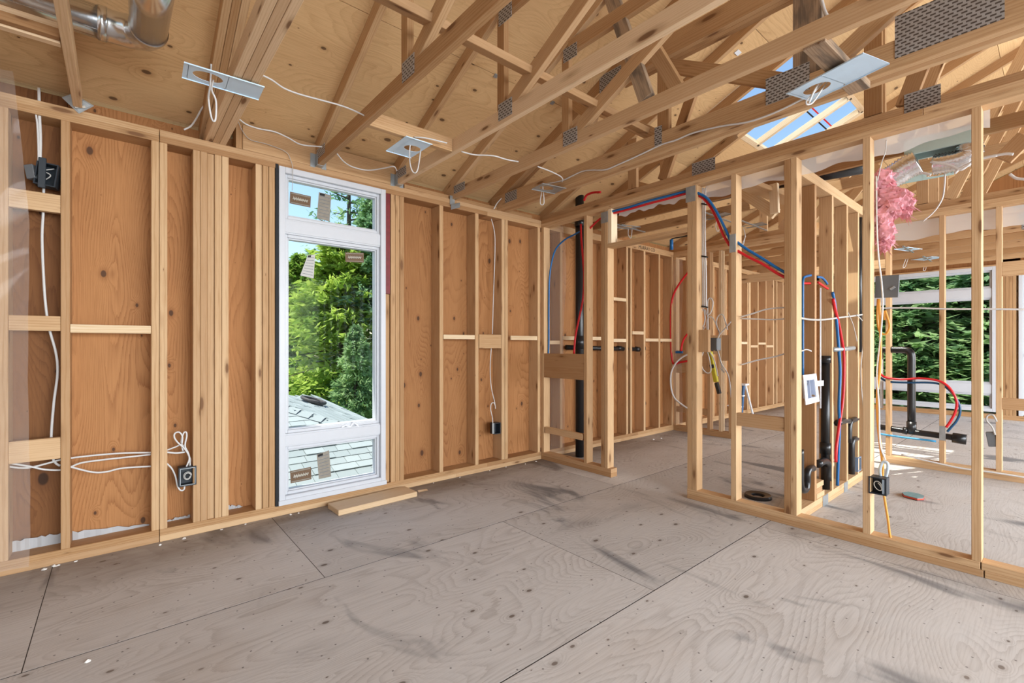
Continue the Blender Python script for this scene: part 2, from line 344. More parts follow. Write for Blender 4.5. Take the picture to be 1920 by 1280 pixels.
box('sheathing_panel', wall_left, WX0 - .02, WX1 + .02, YA + DA + .001, YA + DA + .013, 2.48, 2.62, PLYW, 'x', .001)
box('house_wrap', wall_left, -4.2, WX0 - .02, YA + DA + .0145, YA + DA + .030, -.4, 2.62, MEMB, 'x', 0)
box('house_wrap', wall_left, WX1 + .02, 11.06, YA + DA + .0145, YA + DA + .030, -.4, 2.62, MEMB, 'x', 0)
# blocking between the studs at the far left, laths and blocks
for (ya, yb) in ((362, 396), (592, 620), (822, 862)):
    z1 = PY(90, ya, YA).z; z0 = PY(90, yb, YA).z
    box('blocking', wall_left, -.437, -.24, YA + .004, YA + .042, z0, z1, LUM, 'x')
def latheA(xa, xb, ya, yb, mat=LUMP, rec=0.0, th=.019, nm='strapping'):
    a = PY(xa, (ya + yb) / 2, YA); b = PY(xb, (ya + yb) / 2, YA)
    h = PY(xa, ya, YA).z - PY(xa, yb, YA).z
    box(nm, wall_left, a.x, b.x, YA + rec, YA + rec + th, a.z - h / 2, a.z + h / 2, mat, 'x')
latheA(131.5, 283, 607.5, 623.5, rec=-.003)
latheA(832, 890.5, 627, 635.5); latheA(898.5, 940, 626.6, 653, LUM, nm='blocking', th=.038); latheA(958, 1007.5, 629, 637)
for a, b, z in ((3.44, 3.70, 1.23), (3.74, 4.09, 1.28), (4.13, 4.50, 1.28), (4.54, 4.9, 1.77), (4.54, 4.9, 1.26), (5.03, 5.28, 1.36), (5.32, 5.63, 1.27), (5.67, 5.96, 1.27), (7.2, 7.58, 1.25), (7.6, 7.98, 1.2), (8.02, 8.4, 1.24), (8.54, 8.83, 1.18), (8.87, 9.18, 1.23), (9.22, 9.53, 1.18)):
    box('strapping', wall_left, a + .002, b - .002, YA, YA + .02, z - .02, z + .02, LUMP, 'x')
# lintel over the window carrying the truss hangers
box('lintel', wall_left, .64, 1.80, YA, YA + .038, ZT + .001, ZT + .165, LUMB, 'x')
box('lintel_block', wall_left, .60, .638, YA + .001, YA + .1, ZT + .001, ZT + .165, LUMB, 'z')
box('soffit_blocking', wall_left, 1.84, 3.3, YA + .02, YA + .058, ZT + .001, ZT + .04, LUMB, 'x')
# membranes beside the window and white film behind the bottom plate
box('flashing_membrane', wall_left, .841, .861, YA - .004, YA + .12, .07, 2.47, MEMB, 'z', .001)
box('flashing_membrane', wall_left, 1.666, 1.704, YA + .006, YA + .12, 1.62, 2.44, REDM, 'z', .001)
box('flashing_membrane', wall_left, 1.666, 1.704, YA + .02, YA + .12, .08, 1.618, LUMB, 'z', .001)
def gasket(x0, x1, h0, h1, seed):
    R = random.Random(seed); n = 14; V = []; Fc = []
    for i in range(n + 1):
        t = i / n; x = x0 + (x1 - x0) * t; h = h0 + (h1 - h0) * t + R.uniform(-.006, .006); y = YA + DA - .012 + R.uniform(-.003, .003)
        V += [(x, y, zb), (x, y - .004, zb + h)]
    for i in range(n): Fc.append((2 * i, 2 * i + 2, 2 * i + 3, 2 * i + 1))
    mesh('gasket_film', V, Fc, WFOAM, wall_left)
gasket(-.47, -.245, .06, .058, 1); gasket(-.20, .15, .05, .012, 2); gasket(.235, .36, .012, .016, 3); gasket(.57, .66, .03, .012, 5)

# ------------------------------------------------------------------ tall window
win = empty('window_1', (1.26, YA, .05), label='tall white three-pane window with stickers on its glass', kind='structure')
def window_frame(parent, put, u0, u1, z0, z1, bars, fw, depth0, depth1, glass_d):
    """put(u, d, z) -> world point; u along the wall, d into the wall. outer frame, inner beads, bars and panes"""
    def bx(name, a, b, d0, d1, c, d, mat, ch=.003):
        p, q = put(a, d0, c), put(b, d1, d)
        box(name, parent, min(p[0], q[0]), max(p[0], q[0]), min(p[1], q[1]), max(p[1], q[1]), c, d, mat, None, ch)
    bx('frame_stile', u0, u0 + fw, depth0, depth1, z0, z1, VINYL); bx('frame_stile', u1 - fw, u1, depth0, depth1, z0, z1, VINYL)
    bx('frame_head', u0 + fw, u1 - fw, depth0, depth1, z1 - fw, z1, VINYL); bx('frame_sill', u0 + fw, u1 - fw, depth0, depth1, z0, z0 + fw * .9, VINYL)
    zs = [z0 + fw * .9] + [v for b in bars for v in b] + [z1 - fw]
    for b in bars:
        bx('mullion', u0 + fw, u1 - fw, depth0 + .018, depth1, b[0], b[1], VINYL)
        bx('mullion_bead', u0 + fw, u1 - fw, depth0 + .012, depth0 + .018, b[0] + .012, b[1] - .012, VINYL, .001)
    for i in range(0, len(zs), 2):
        a, b = zs[i], zs[i + 1]; s = .022
        for (ua, ub, za, zb_) in ((u0 + fw, u0 + fw + s, a, b), (u1 - fw - s, u1 - fw, a, b), (u0 + fw + s, u1 - fw - s, b - s, b), (u0 + fw + s, u1 - fw - s, a, a + s)):
            bx('sash', ua, ub, depth0 + .03, depth1 - .012, za, zb_, VINYL)
        g = .010
        for (ua, ub, za, zb_) in ((u0 + fw + s, u0 + fw + s + g, a + s, b - s), (u1 - fw - s - g, u1 - fw - s, a + s, b - s), (u0 + fw + s + g, u1 - fw - s - g, b - s - g, b - s), (u0 + fw + s + g, u1 - fw - s - g, a + s, a + s + g)):
            bx('glazing_bead', ua, ub, depth0 + .044, depth1 - .03, za, zb_, VINYL, .002)
        bx('pane', u0 + fw + s, u1 - fw - s, glass_d, glass_d + .004, a + s, b - s, GLASS, 0)
WZ0, WZ1 = .095, 2.462
gz = lambda y: PY(540, y, YA + .074).z
tb = [(gz(842) + .03, gz(802) - .03), (gz(450) + .03, gz(406) - .03)]
window_frame(win, lambda u, d, z: (u, YA + d, z), WX0, WX1, WZ0, WZ1, tb, .042, -.006, .12, .078)
box('sill_nosing', win, WX0 - .004, WX1 + .004, YA - .016, YA + .02, WZ0 - .022, WZ0 + .012, VINYL, 'x')
# tied-up white crank cover on the lower bar
R_ = random.Random(4)
tube('crank_cover', [PY(x, y, YA + .02) for x, y in ((640, 801), (648, 797), (656, 800), (662, 793), (668, 795), (673, 801))], .009, WHITE, win, 6)
# stickers on the glass
def sticker(corners, mat, kind, d=.074):
    P = [PY(x, y, YA + d) for x, y in corners]; n = Vector((0, -1, 0))
    back = [p - n * .0012 for p in P]
    s = mesh('sticker', P + back, [(0, 1, 2, 3), (7, 6, 5, 4), (0, 4, 5, 1), (1, 5, 6, 2), (2, 6, 7, 3), (3, 7, 4, 0)], mat, win)
    def q(u, v): return P[0] * (1 - u) * (1 - v) + P[1] * u * (1 - v) + P[2] * u * v + P[3] * (1 - u) * v + n * .001
    if kind == 'logo':
        for a, b in ((.06, .14), (.86, .93)):
            mesh('printed_band', [q(.04, a), q(.96, a), q(.96, b), q(.04, b)], [(0, 1, 2, 3)], TANL, s)
        pts = []
        for i in range(40):
            t = i / 39; pts.append(q(.14 + .72 * t, .5 + .17 * math.sin(i * 2.1) * (1 - .3 * t) - .04 * math.sin(i)))
        tube('printed_lettering', pts, .0022, PALE, s, 4, 2)
    else:
        for k in range(7):
            v = .12 + .125 * k; mesh('printed_line', [q(.1, v), q(.9, v), q(.9, v + .022), q(.1, v + .022)], [(0, 1, 2, 3)], GREYB, s)
        mesh('printed_block', [q(.08, .02), q(.48, .02), q(.48, .11), q(.08, .11)], [(0, 1, 2, 3)], INK, s)
sticker([(544, 359), (583, 368), (582, 389), (543, 381)], BROWNL, 'logo'); sticker([(598, 360), (621, 366), (618, 415), (594, 409)], TANL, 'spec')
sticker([(647, 473), (682, 474), (682, 492), (648, 491)], BROWNL, 'logo'); sticker([(577, 478), (591, 477), (588, 522), (563, 516)], CABLEG, 'plain')
sticker([(544, 883), (583, 875), (584, 898), (545, 906)], BROWNL, 'logo'); sticker([(594, 852), (617, 844), (621, 893), (598, 898)], TANL, 'spec')

# ------------------------------------------------------------------ partition (right of the picture)
wall_right = empty('wall_right', (XB, 1.0, 0), label='open stud partition with a doorway crossing the room', kind='structure')
def studB(y0, w=PT, z0=zb, z1=zt2, mat=None): return box('stud', wall_right, XB, XB + DB, y0, y0 + w, z0, z1, mat, 'z')
for y in (3.512, 2.925, 2.677, 2.717, 1.822, 1.862, 1.521, 1.166, 1.1275, .735, .269, -.14, -.55, -.95, -1.36, -1.76, -2.17, -2.57, -2.98, -3.4): studB(y, mat=LUMB if y in (2.717, 1.862, 1.166) else LUM)
for k in range(2):
    box('bottom_plate', wall_right, XB, XB + DB, 2.64, 3.552, PT * k, PT * (k + 1), LUM if k else LUMB, 'y')
    box('bottom_plate', wall_right, XB, XB + DB, .262 + .012 * k, 1.902, PT * k, PT * (k + 1), LUM, 'y')
    box('bottom_plate', wall_right, XB, XB + DB, -3.6, .258 + .012 * k, PT * k, PT * (k + 1), LUM, 'y')
    box('top_plate', wall_right, XB, XB + DB, .50 - .8 * k, 3.552, ZT - PT * (k + 1), ZT - PT * k, LUM if k else LUMB, 'y')
    box('top_plate', wall_right, XB, XB + DB, -3.6, .498 - .8 * k, ZT - PT * (k + 1), ZT - PT * k, LUM, 'y')
hz = PX(1289, 430, XB).z
box('door_header', wall_right, XB, XB + DB, 1.9015, 2.7, hz - .02, hz + .018, LUM, 'y')
box('cripple_stud', wall_right, XB + .002, XB + DB, 2.637, 2.675, hz + .019, zt2 - .001, LUMP, 'z')
box('blocking', wall_right, XB + .001, XB + .039, 2.964, 3.511, PX(1060, 710, XB).z, PX(1060, 663, XB).z, LUMB, 'y')
lum('blocking', wall_right, PX(1024, 805, XB + .02), PX(1094, 819, XB + .02), .038, .062, (0, 0, 1), LUM)
b0 = PX(1386, 787, XB + .02)
box('blocking', wall_right, XB + .004, XB + .042, 1.2045, 1.520, PX(1430, 804, XB).z, PX(1430, 779, XB).z, LUM, 'y')
for p, q in (((1286, 352), (1304, 376)), ((1127, 399), (1140, 416)), ((1368, 440), (1380, 472))):
    a = PX(*p, XB); b = PX(*q, XB); box('nail_guard_plate', wall_right, XB - .003, XB - .0005, b.y, a.y, b.z, a.z, GALV, None, .0005)
box('blocking', wall_right, XB + .03, XB + .068, 1.745, 1.8215, PX(1312, 660, XB).z, PX(1312, 618, XB).z, LUM, 'z')

# plumbing wall running away from the partition
W3Y = 1.15
wall_plumb = empty('wall_plumbing', (4.4, W3Y, 0), label='plumbing stud wall running back from the partition', kind='structure')
for x in (3.83, 4.22, 4.60, 4.93, 5.20): box('stud', wall_plumb, x, x + PT, W3Y, W3Y + DB, zb, 2.36, LUM, 'z')
for k in range(2):
    box('bottom_plate', wall_plumb, XB + DB + .001, 5.42, W3Y, W3Y + DB, PT * k, PT * (k + 1), LUM, 'x')
    box('top_plate', wall_plumb, XB + DB + .001, 5.42, W3Y, W3Y + DB, 2.361 + PT * k, 2.361 + PT * (k + 1), LUM, 'x')
for k, (a, b) in enumerate(((3.885, 4.05), (3.875, 4.0), (3.88, 4.03))): box('shim_block', wall_plumb, a, b, W3Y + .002, W3Y + .08, zb + .001 + .039 * k, zb + .039 * (k + 1), LUM, 'x')
box('nail_guard_plate', wall_plumb, 4.0, 4.12, W3Y - .003, W3Y - .0005, 0, .075, GALV, None, .0005)
box('nail_guard_plate', wall_plumb, 4.52, 4.62, W3Y - .003, W3Y - .0005, 0, .075, GALV, None, .0005)

# middle wall
XM = 6.0
wall_mid = empty('wall_middle', (XM, 1.5, 0), label='open stud wall further back with its own doorway', kind='structure')
for y in (3.512, 3.33, 3.02, 2.865, 2.735, 1.13, .722, .345, -.05, -.45, -.86, -1.3): box('stud', wall_mid, XM, XM + DB, y, y + PT, zb, zt2, LUM if y != 2.865 else LUMP, 'z')
for k in range(2):
    box('bottom_plate', wall_mid, XM, XM + DB, 2.70, 3.552, PT * k, PT * (k + 1), LUMB, 'y'); box('bottom_plate', wall_mid, XM, XM + DB, -2.0, 1.17, PT * k, PT * (k + 1), LUM, 'y')
    box('top_plate', wall_mid, XM, XM + DB, -2.0, 3.552, ZT - PT * (k + 1), ZT - PT * k, LUM, 'y')
box('door_header', wall_mid, XM, XM + DB, 1.17, 2.73, 1.99, 2.08, LUM, 'y')
box('blocking', wall_mid, XM + .002, XM + .04, -.05, .344, PX(1900, 516, XM).z, PX(1900, 489, XM).z, LUM, 'y')
box('blocking', wall_mid, XM + .002, XM + .04, -.05, .344, PX(1900, 769, XM).z, PX(1900, 747, XM).z, LUM, 'y')
box('blocking', wall_mid, XM + .002, XM + .04, 3.06, 3.511, PX(1280, 699, XM).z, PX(1280, 657, XM).z, LUMB, 'y')
box('blocking', wall_mid, XM + .002, XM + .04, 3.06, 3.511, PX(1280, 773, XM).z, PX(1280, 762, XM).z, LUMB, 'y')
box('blocking', wall_mid, XM + .002, XM + .04, 2.904, 3.018, 1.08, 1.33, LUM, 'z'); box('blocking', wall_mid, XM + .002, XM + .04, 2.775, 2.864, 1.0, 1.33, LUM, 'z')

# far wall with its window
XF = 10.9
wall_far = empty('wall_far', (XF, 1, 0), label='far exterior wall with a wide white window', kind='structure')
C0, C1 = .68, 2.55
for y in (.47, .51, .55, .59, .63, 2.57, 2.61, 2.98, 3.39): box('stud', wall_far, XF, XF + DA, y, y + PT, zb, zt2, LUMB, 'z')
for k in range(2):
    box('bottom_plate', wall_far, XF, XF + DA, -4.0, 3.55, PT * k, PT * (k + 1), LUMB, 'y'); box('top_plate', wall_far, XF, XF + DA, -4.0, 3.55, ZT - PT * (k + 1), ZT - PT * k, LUMB, 'y')
for a, b in ((2.55, 3.55), (-.62, -.42)): box('sheathing_panel', wall_far, XF + DA, XF + DA + .012, a, b, 0, 2.6, PLYW, 'z', .001)
box('sheathing_panel', wall_far, XF + DA, XF + DA + .012, .43, .69, 0, 2.6, PLYW, 'z', .001); box('sheathing_panel', wall_far, XF + DA, XF + DA + .012, -4.0, -.62, 0, 2.6, PLYW, 'z', .001)
win2 = empty('window_2', (XF, 1.6, .1), label='wide white window in the far wall with trees outside', kind='structure')
window_frame(win2, lambda u, d, z: (XF + d, u, z), C0, C1, .11, 2.49, [(.40, .565), (1.98, 2.14)], .06, -.004, .12, .08)
door1 = empty('door_1', (XF, .1, 0), label='white glazed door at the far right edge', kind='structure')
box('door_frame', door1, XF - .01, XF + .12, .40, .445, 0.08, 2.4, VINYL, 'z'); box('door_frame', door1, XF - .01, XF + .12, -.42, -.375, .08, 2.4, VINYL, 'z'); box('door_frame', door1, XF - .01, XF + .12, -.374, .399, 2.35, 2.4, VINYL, 'y')
box('door_leaf', door1, XF + .02, XF + .06, .26, .398, .09, 2.345, VINYL, 'z'); box('door_leaf', door1, XF + .02, XF + .06, -.37, -.25, .09, 2.345, VINYL, 'z')
box('door_leaf', door1, XF + .02, XF + .06, -.25, .26, .09, .35, VINYL, 'y'); box('door_leaf', door1, XF + .02, XF + .06, -.25, .26, 2.2, 2.345, VINYL, 'y')
box('pane', door1, XF + .035, XF + .042, -.25, .26, .35, 2.2, GLASS, 'z', 0)
tube('door_handle', [(XF + .0, .33, 1.05), (XF - .05, .33, 1.05), (XF - .05, .23, 1.05)], .01, GALV, door1, 8, 3)
gy = [3.72, RIDGE_ if False else -.6, -4.4]
gz_ = [2.6, 2.707 + .43 * (YA + .6), 2.707 + .43 * (YA + .6) - .43 * 3.8]
mesh('gable_panel', [(XF + DA, 3.72, 2.47), (XF + DA, 3.72, gz_[0]), (XF + DA, -.6, gz_[1]), (XF + DA, -4.4, gz_[2]), (XF + DA, -4.4, 2.47), (XF + DA + .012, 3.72, 2.47), (XF + DA + .012, 3.72, gz_[0]), (XF + DA + .012, -.6, gz_[1]), (XF + DA + .012, -4.4, gz_[2]), (XF + DA + .012, -4.4, 2.47)],
     [(0, 1, 2, 3, 4), (9, 8, 7, 6, 5)] + [(k, 5 + k, 5 + (k + 1) % 5, (k + 1) % 5) for k in range(5)], PLYW, wall_far)

wall_end = empty('wall_end', (-4.25, 0, 0), label='closed end wall behind and left of the photographer', kind='structure')
for k in range(7): box('sheathing_panel', wall_end, -4.27, -4.25, -4.6 + 1.22 * k, -4.6 + 1.22 * k + 1.219, 0, 2.9 if 0 < k < 6 else 2.55, PLYW, 'z', .001)
for k in range(20): box('stud', wall_end, -4.249, -4.11, -4.5 + .406 * k, -4.462 + .406 * k, 0, 2.5, LUM, 'z')
# ------------------------------------------------------------------ roof: deck slab, sheathing sheets, skylight
SKX0, SKX1, SKY0, SKY1 = 4.15, 5.98, 1.36, 2.12
RIDGE = -.6
cs = 1 / math.sqrt(1 + PITCH ** 2)
def slab(parts_xy, zoff, th):
    pr = []
    for (x0, x1, y0, y1) in parts_xy:
        v = []
        for dz in (zoff, zoff + th):
            for (x, y) in ((x0, y0), (x1, y0), (x1, y1), (x0, y1)): v.append((x, y, roof_z(y) + dz))
        pr.append((v, [(0, 3, 2, 1), (4, 5, 6, 7), (0, 1, 5, 4), (1, 2, 6, 5), (2, 3, 7, 6), (3, 0, 4, 7)]))
    return multi(pr)
V1, F1 = slab([(-4.4, SKX0, RIDGE, 3.90), (SKX1, 11.4, RIDGE, 3.90), (SKX0, SKX1, RIDGE, SKY0), (SKX0, SKX1, SKY1, 3.90)], .0145, .05)
V2 = []; F2 = []
zr = roof_z(RIDGE)
for dz in (.0145, .0645):
    for (x, y) in ((-4.4, -4.9), (11.4, -4.9), (11.4, RIDGE), (-4.4, RIDGE)): V2.append((x, y, zr - PITCH * (RIDGE - y) + dz))
Vc, Fc_ = multi([(V1, F1), (V2, [(0, 3, 2, 1), (4, 5, 6, 7), (0, 1, 5, 4), (1, 2, 6, 5), (2, 3, 7, 6), (3, 0, 4, 7)])])
ceil = mesh('ceiling', Vc, Fc_, DIRT); tag(ceil, 'sloped plywood roof sheathing over the exposed trusses', None, None, 'structure')
def sheet(x0, x1, y0, y1):
    if y1 - y0 < .02 or x1 - x0 < .02: return
    a = (x0 + .0016, (y0 + y1) / 2, roof_z((y0 + y1) / 2) + .006); b = (x1 - .0016, a[1], a[2])
    lum('sheathing_panel', ceil, a, b, (y1 - y0) / cs - .0032, .012, (0, PITCH * cs, cs), PLYC, .001)
ys = [3.89, 3.70, 2.60, 1.50, .40, -.59]
for i, (y1, y0) in enumerate(zip(ys[:-1], ys[1:])):
    xs = [[-4.39, -2.63, -.19, 2.32, 4.70, 7.35, 9.77, 11.35], [-4.39, -3.75, -1.31, 1.131, 3.55, 6.14, 8.56, 11.35]][i % 2]
    for a, b in zip(xs[:-1], xs[1:]):
        if b <= SKX0 or a >= SKX1 or y1 <= SKY0 or y0 >= SKY1: sheet(a, b, y0, y1); continue
        if a < SKX0: sheet(a, SKX0, y0, y1)
        if b > SKX1: sheet(SKX1, b, y0, y1)
        aa, bb = max(a, SKX0), min(b, SKX1)
        if y0 < SKY0: sheet(aa, bb, y0, min(y1, SKY0))
        if y1 > SKY1: sheet(aa, bb, max(y0, SKY1), y1)
skl = empty('window_3', (5.2, 1.7, roof_z(1.7)), label='skylight with blue printed film between the trusses', kind='structure')
for x0, x1 in ((SKX0 - .03, SKX0 + .03), (SKX1 - .03, SKX1 + .03), (4.66, 4.70), (5.20, 5.24), (5.55, 5.59)):
    lum('skylight_curb', skl, ((x0 + x1) / 2, SKY0, roof_z(SKY0) + .03), ((x0 + x1) / 2, SKY1, roof_z(SKY1) + .03), x1 - x0, .06, (0, PITCH, 1), LUMP)
for y in (SKY0, SKY1): lum('skylight_curb', skl, (SKX0, y, roof_z(y) + .03), (SKX1, y, roof_z(y) + .03), .05, .06, (0, PITCH, 1), LUMP)
lum('pane', skl, (SKX0, (SKY0 + SKY1) / 2, roof_z((SKY0 + SKY1) / 2) + .045), (SKX1, (SKY0 + SKY1) / 2, roof_z((SKY0 + SKY1) / 2) + .045), (SKY1 - SKY0) / cs, .004, (0, PITCH, 1), GLASS, 0)
for x0, x1 in ((4.76, 5.15), (5.29, 5.5), (5.65, 5.92)):
    for k in range(2):
        y = 1.62 + .045 * k; lum('printed_band', skl, (x0, y, roof_z(y) + .041), (x1, y, roof_z(y) + .041), .014, .002, (0, PITCH, 1), INK if k else RED, 0)
# H-clips between the sheets
for X in (.8, 1.36, 2.05, 2.62, 3.2, 3.9):
    c = (X, 2.60, roof_z(2.60) - .004); lum('sheathing_clip', ceil, (X - .015, 2.60, c[2]), (X + .015, 2.60, c[2]), .03, .007, (0, PITCH, 1), GALV, .001)
for X in (3.75, 4.2):
    lum('sheathing_clip', ceil, (X - .03, 1.66, roof_z(1.66) - .004), (X + .03, 1.66, roof_z(1.66) - .004), .035, .006, (0, PITCH, 1), WHITE, .001)

# ------------------------------------------------------------------ roof trusses
def plate_on(parent, X, y, z, wy, hz, up=(0, 0, 1), d=.0012):
    lum('nail_plate', parent, (X - d, y - wy / 2, z), (X - d, y + wy / 2, z), .0024, hz, up, NPL, 0)
def zc(Y): return 2.61 + PITCH * (YA - Y)            # underside of the sloping chord
def truss(X, label, plies=1, bh=.089, web=1, seed=0, y_end=-3.4, y_start=3.66, extra=None, flat=True, m=None):
    R = random.Random(seed); zbt = ZT + .001
    t = empty('roof_truss', (X, YA, ZT), label=label, cat='truss', group='exposed roof trusses')
    for k in range(plies):
        xx = X + .0195 + .0385 * k
        mm = m or (LUM if (k + seed) % 2 == 0 else LUMB)
        lum('bottom_chord', t, (xx, y_start, zbt + bh / 2), (xx, y_end, zbt + bh / 2), .038, bh, (0, 0, 1), mm)
        hh = .089 / cs
        lum('top_chord', t, (xx, 3.88, zc(3.88) + .0445 / cs), (xx, RIDGE + .05, zc(RIDGE + .05) + .0445 / cs), .038, .089, (0, PITCH, 1), LUM if web else LUMB)
        if flat: lum('flat_chord', t, (xx, 2.14, 3.17 + bh / 2 - .02), (xx, -2.6, 3.17 + bh / 2 - .02), .038, bh, (0, 0, 1), LUMB)
    xx = X + .0195 + .0385 * (plies // 2)
    if web:
        lum('web', t, (xx, 2.165, zbt + bh + .001), (xx, 2.165, 3.15), .038, .064, (0, 1, 0), LUMB)
        lum('web', t, (xx, 2.085, zbt + bh + .01), (xx, 1.06, 3.14), .038, .089, (0, 1, 1), LUM)
        lum('web', t, (xx, .98, 3.14), (xx, .15, zbt + bh + .01), .038, .064, (0, 1, 1), LUMB)
        lum('web', t, (xx, .05, zbt + bh + .01), (xx, -.95, 3.14), .038, .089, (0, 1, 1), LUM)
        plate_on(t, X, 2.12, zbt + bh - .015, .125, .10); plate_on(t, X, 2.12, 3.15, .12, .09)
        plate_on(t, X, 3.44, zbt + .075, .17, .07, (0, .2, 1))
        if seed % 2 == 0: plate_on(t, X, 1.02, 3.13, .14, .1)
    return t
T1 = truss(1.112, 'first single roof truss right of the triple beam, its chord meeting the window head', seed=2, m=LUMB)
T2 = truss(1.742, 'roof truss landing at the right corner of the tall window', seed=4, m=LUML)
T3 = truss(2.302, 'roof truss landing midway between the window and the corner', seed=6, m=LUML)
T4 = truss(2.830, 'three-ply girder truss with the long cable stapled along its deep chord', 3, .140, web=0, seed=8)
# webs of the girder and weathered braces
def webX(parent, X, p, q, w=.038, h=.089, mat=None, name='web'):
    a, b = PX(*p, X), PX(*q, X); return lum(name, parent, a, b, w, h, (0, 1, .35), mat)
gx = 2.89
lum('web', T4, (gx, .90, ZT + .145), (gx, .90, 3.14), .038, .14, (0, 1, 0), LUMW)
lum('web', T4, (gx, .97, ZT + .15), (gx, 1.75, 3.12), .038, .089, (0, 1, 1), LUMB)
lum('web', T4, (gx, 1.78, ZT + .145), (gx, 1.78, 3.13), .038, .089, (0, 1, 0), LUMB)
lum('web', T4, (gx, 1.84, ZT + .15), (gx, 2.35, 3.05), .038, .089, (0, 1, 1), LUM)
lum('web', T4, (gx, .82, ZT + .15), (gx, .10, 3.12), .038, .089, (0, 1, 1), LUM)
lum('web', T4, (gx, .34, ZT + .145), (gx, .34, 3.13), .038, .089, (0, 1, 0), LUMB)
plate_on(T4, 2.830, .985, ZT + .13, .22, .15); plate_on(T4, 2.830, .335, ZT + .15, .36, .20); plate_on(T4, 2.830, 1.79, ZT + .12, .055, .13)
plate_on(T4, 2.830, 3.36, ZT + .09, .17, .09, (0, .2, 1)); plate_on(T4, 2.830, 2.2, 3.2, .2, .13)
webX(T3, 2.322, (1213, 186), (1146, -10), .038, .089, LUMW)
# trusses over the partition and beyond
X5 = [3.53, 4.13, 4.68, 6.12, 6.72, 7.33, 7.93, 8.54, 9.14, 9.75, 10.35]
lab5 = ['truss lying directly above the partition top plate', 'truss just behind the partition, its nail plate showing above the top plate', 'truss beside the skylight over the plumbing wall',
        'truss above the middle wall', 'first truss behind the middle wall', 'second truss behind the middle wall', 'third truss behind the middle wall', 'fourth truss behind the middle wall',
        'fifth truss behind the middle wall', 'last but one truss before the far window', 'last truss before the far window']
TR = []
for i, (x, l) in enumerate(zip(X5, lab5)):
    t = truss(x, l, 1, .089, web=0, seed=10 + i, y_end=-3.2, flat=False)
    TR.append(t)
    if i >= 4: plate_on(t, x, .05, ZT + .055, .5, .085)
for i, (ya, yb) in enumerate(((2.5, 2.5), (2.2, 1.9), (.75, .75), (.6, .1))): lum('web', TR[0], (3.55, ya, ZT + .095), (3.55, yb, zc(yb) - .01), .038, .089, (0, 1, .3), LUMB)
for ya, yb in ((2.55, 2.55), (2.35, 2.9), (.85, .85), (.7, .2)): lum('web', TR[1], (4.15, ya, ZT + .095), (4.15, yb, zc(yb) - .01), .038, .089, (0, 1, .3), LUM)
for i in (3, 4, 5):
    for ya, yb in ((2.4, 2.4), (2.2, 1.5), (.9, .9), (.7, .1)): lum('web', TR[i], (X5[i] + .019, ya, ZT + .095), (X5[i] + .019, yb, zc(yb) - .01), .038, .089, (0, 1, .3), LUM)
plate_on(TR[0], 3.53, 1.83, ZT + .08, .19, .13); plate_on(TR[0], 3.53, .52, ZT + .09, .16, .13); plate_on(TR[1], 4.13, 1.3, ZT + .08, .14, .12)
webX(TR[1], 4.12, (1392, 360), (1455, 401), .038, .089, LUMP); webX(TR[1], 4.10, (1451, 345), (1453, 400), .038, .064, LUMP)  # sunlight on these webs is put into their pale lumber colour
webX(TR[1], 4.12, (1880, 300), (1925, 255), .038, .089, LUM)
# triple-ply girder at the left
G = empty('built_up_beam', (.48, YA, ZT), label='triple-ply beam resting on the wall left of the window', cat='beam')
for k in range(3):
    x = .4285 + .019 + .0385 * k
    lum('ply', G, (x, YA + .1, ZT + .0455), (x, -3.2, ZT + .0455), .037, .089, (0, 0, 1), LUML)
for k in range(3):
    x = .4285 + .019 + .0385 * k - .02
    lum('upper_ply', G, (x, 3.88, zc(3.88) + .0445 / cs), (x, RIDGE + .1, zc(RIDGE + .1) + .0445 / cs), .037, .089, (0, PITCH, 1), LUM if k != 1 else LUMB)
lum('web', G, (.48, 1.9, ZT + .09), (.48, 1.9, zc(1.9)), .038, .089, (0, 1, 0), LUMB)
# hung chord at far left + nailer + hanger
HC = empty('hung_chord', (-.17, YA, ZT), label='single chord held by a steel hanger on the wall at far left', cat='truss')
lum('chord', HC, (-.17, YA - .035, ZT + .046), (-.17, -3.2, ZT + .046), .038, .089, (0, 0, 1), LUML)
lum('rafter', HC, (-.19, 3.88, zc(3.88) + .05), (-.19, RIDGE + .1, zc(RIDGE + .1) + .05), .038, .089, (0, PITCH, 1), LUM)
NL = empty('cross_nailer', (-.5, 2.85, 2.53), label='pair of cross members below the round duct at upper left', cat='lumber')
lum('member', NL, (-.192, 2.855, 2.565), (-2.2, 2.855, 2.565), .038, .089, (0, 0, 1), LUML); lum('member', NL, (-.192, 2.815, 2.548), (-2.2, 2.815, 2.548), .037, .038, (0, 0, 1), LUMB)
def hanger(x, z, big=False, y=YA):
    h = empty('joist_hanger', (x, y, z), label=None, cat='hanger')
    lum('seat', h, (x, y, z - .003), (x, y - .055, z - .003), .046, .003, (0, 0, 1), GALV, 0)
    for s in (-1, 1):
        lum('side', h, (x + s * .0215, y - .028, z - .004), (x + s * .0215, y - .028, z + .085), .056, .0025, (1, 0, 0), GALV, 0)
        lum('flange', h, (x + s * .04, y - .002, z - .01), (x + s * .04, y - .002, z + .09), .034, .003, (0, 1, 0), GALV, 0)
    return h
for x, l in ((1.131, 'steel joist hanger at the left truss above the window'), (1.761, 'steel joist hanger at the right truss above the window'),):
    tag(hanger(x, ZT + .002), l)
h = empty('truss_clip', (2.32, YA, ZT - .06), label='bent steel clip tying the truss to the wall right of the window', cat='clip')
lum('strap', h, (2.30, YA - .004, ZT - .05), (2.30, YA - .004, ZT + .03), .05, .003, (0, 1, 0), GALV, 0); lum('strap', h, (2.285, YA - .006, ZT - .075), (2.365, YA - .03, ZT - .045), .05, .003, (0, 1, 1), GALV, 0)
h = empty('post_bracket', (-.17, YA, ZT - .03), label='square galvanized bracket under the hung chord at far left', cat='bracket')
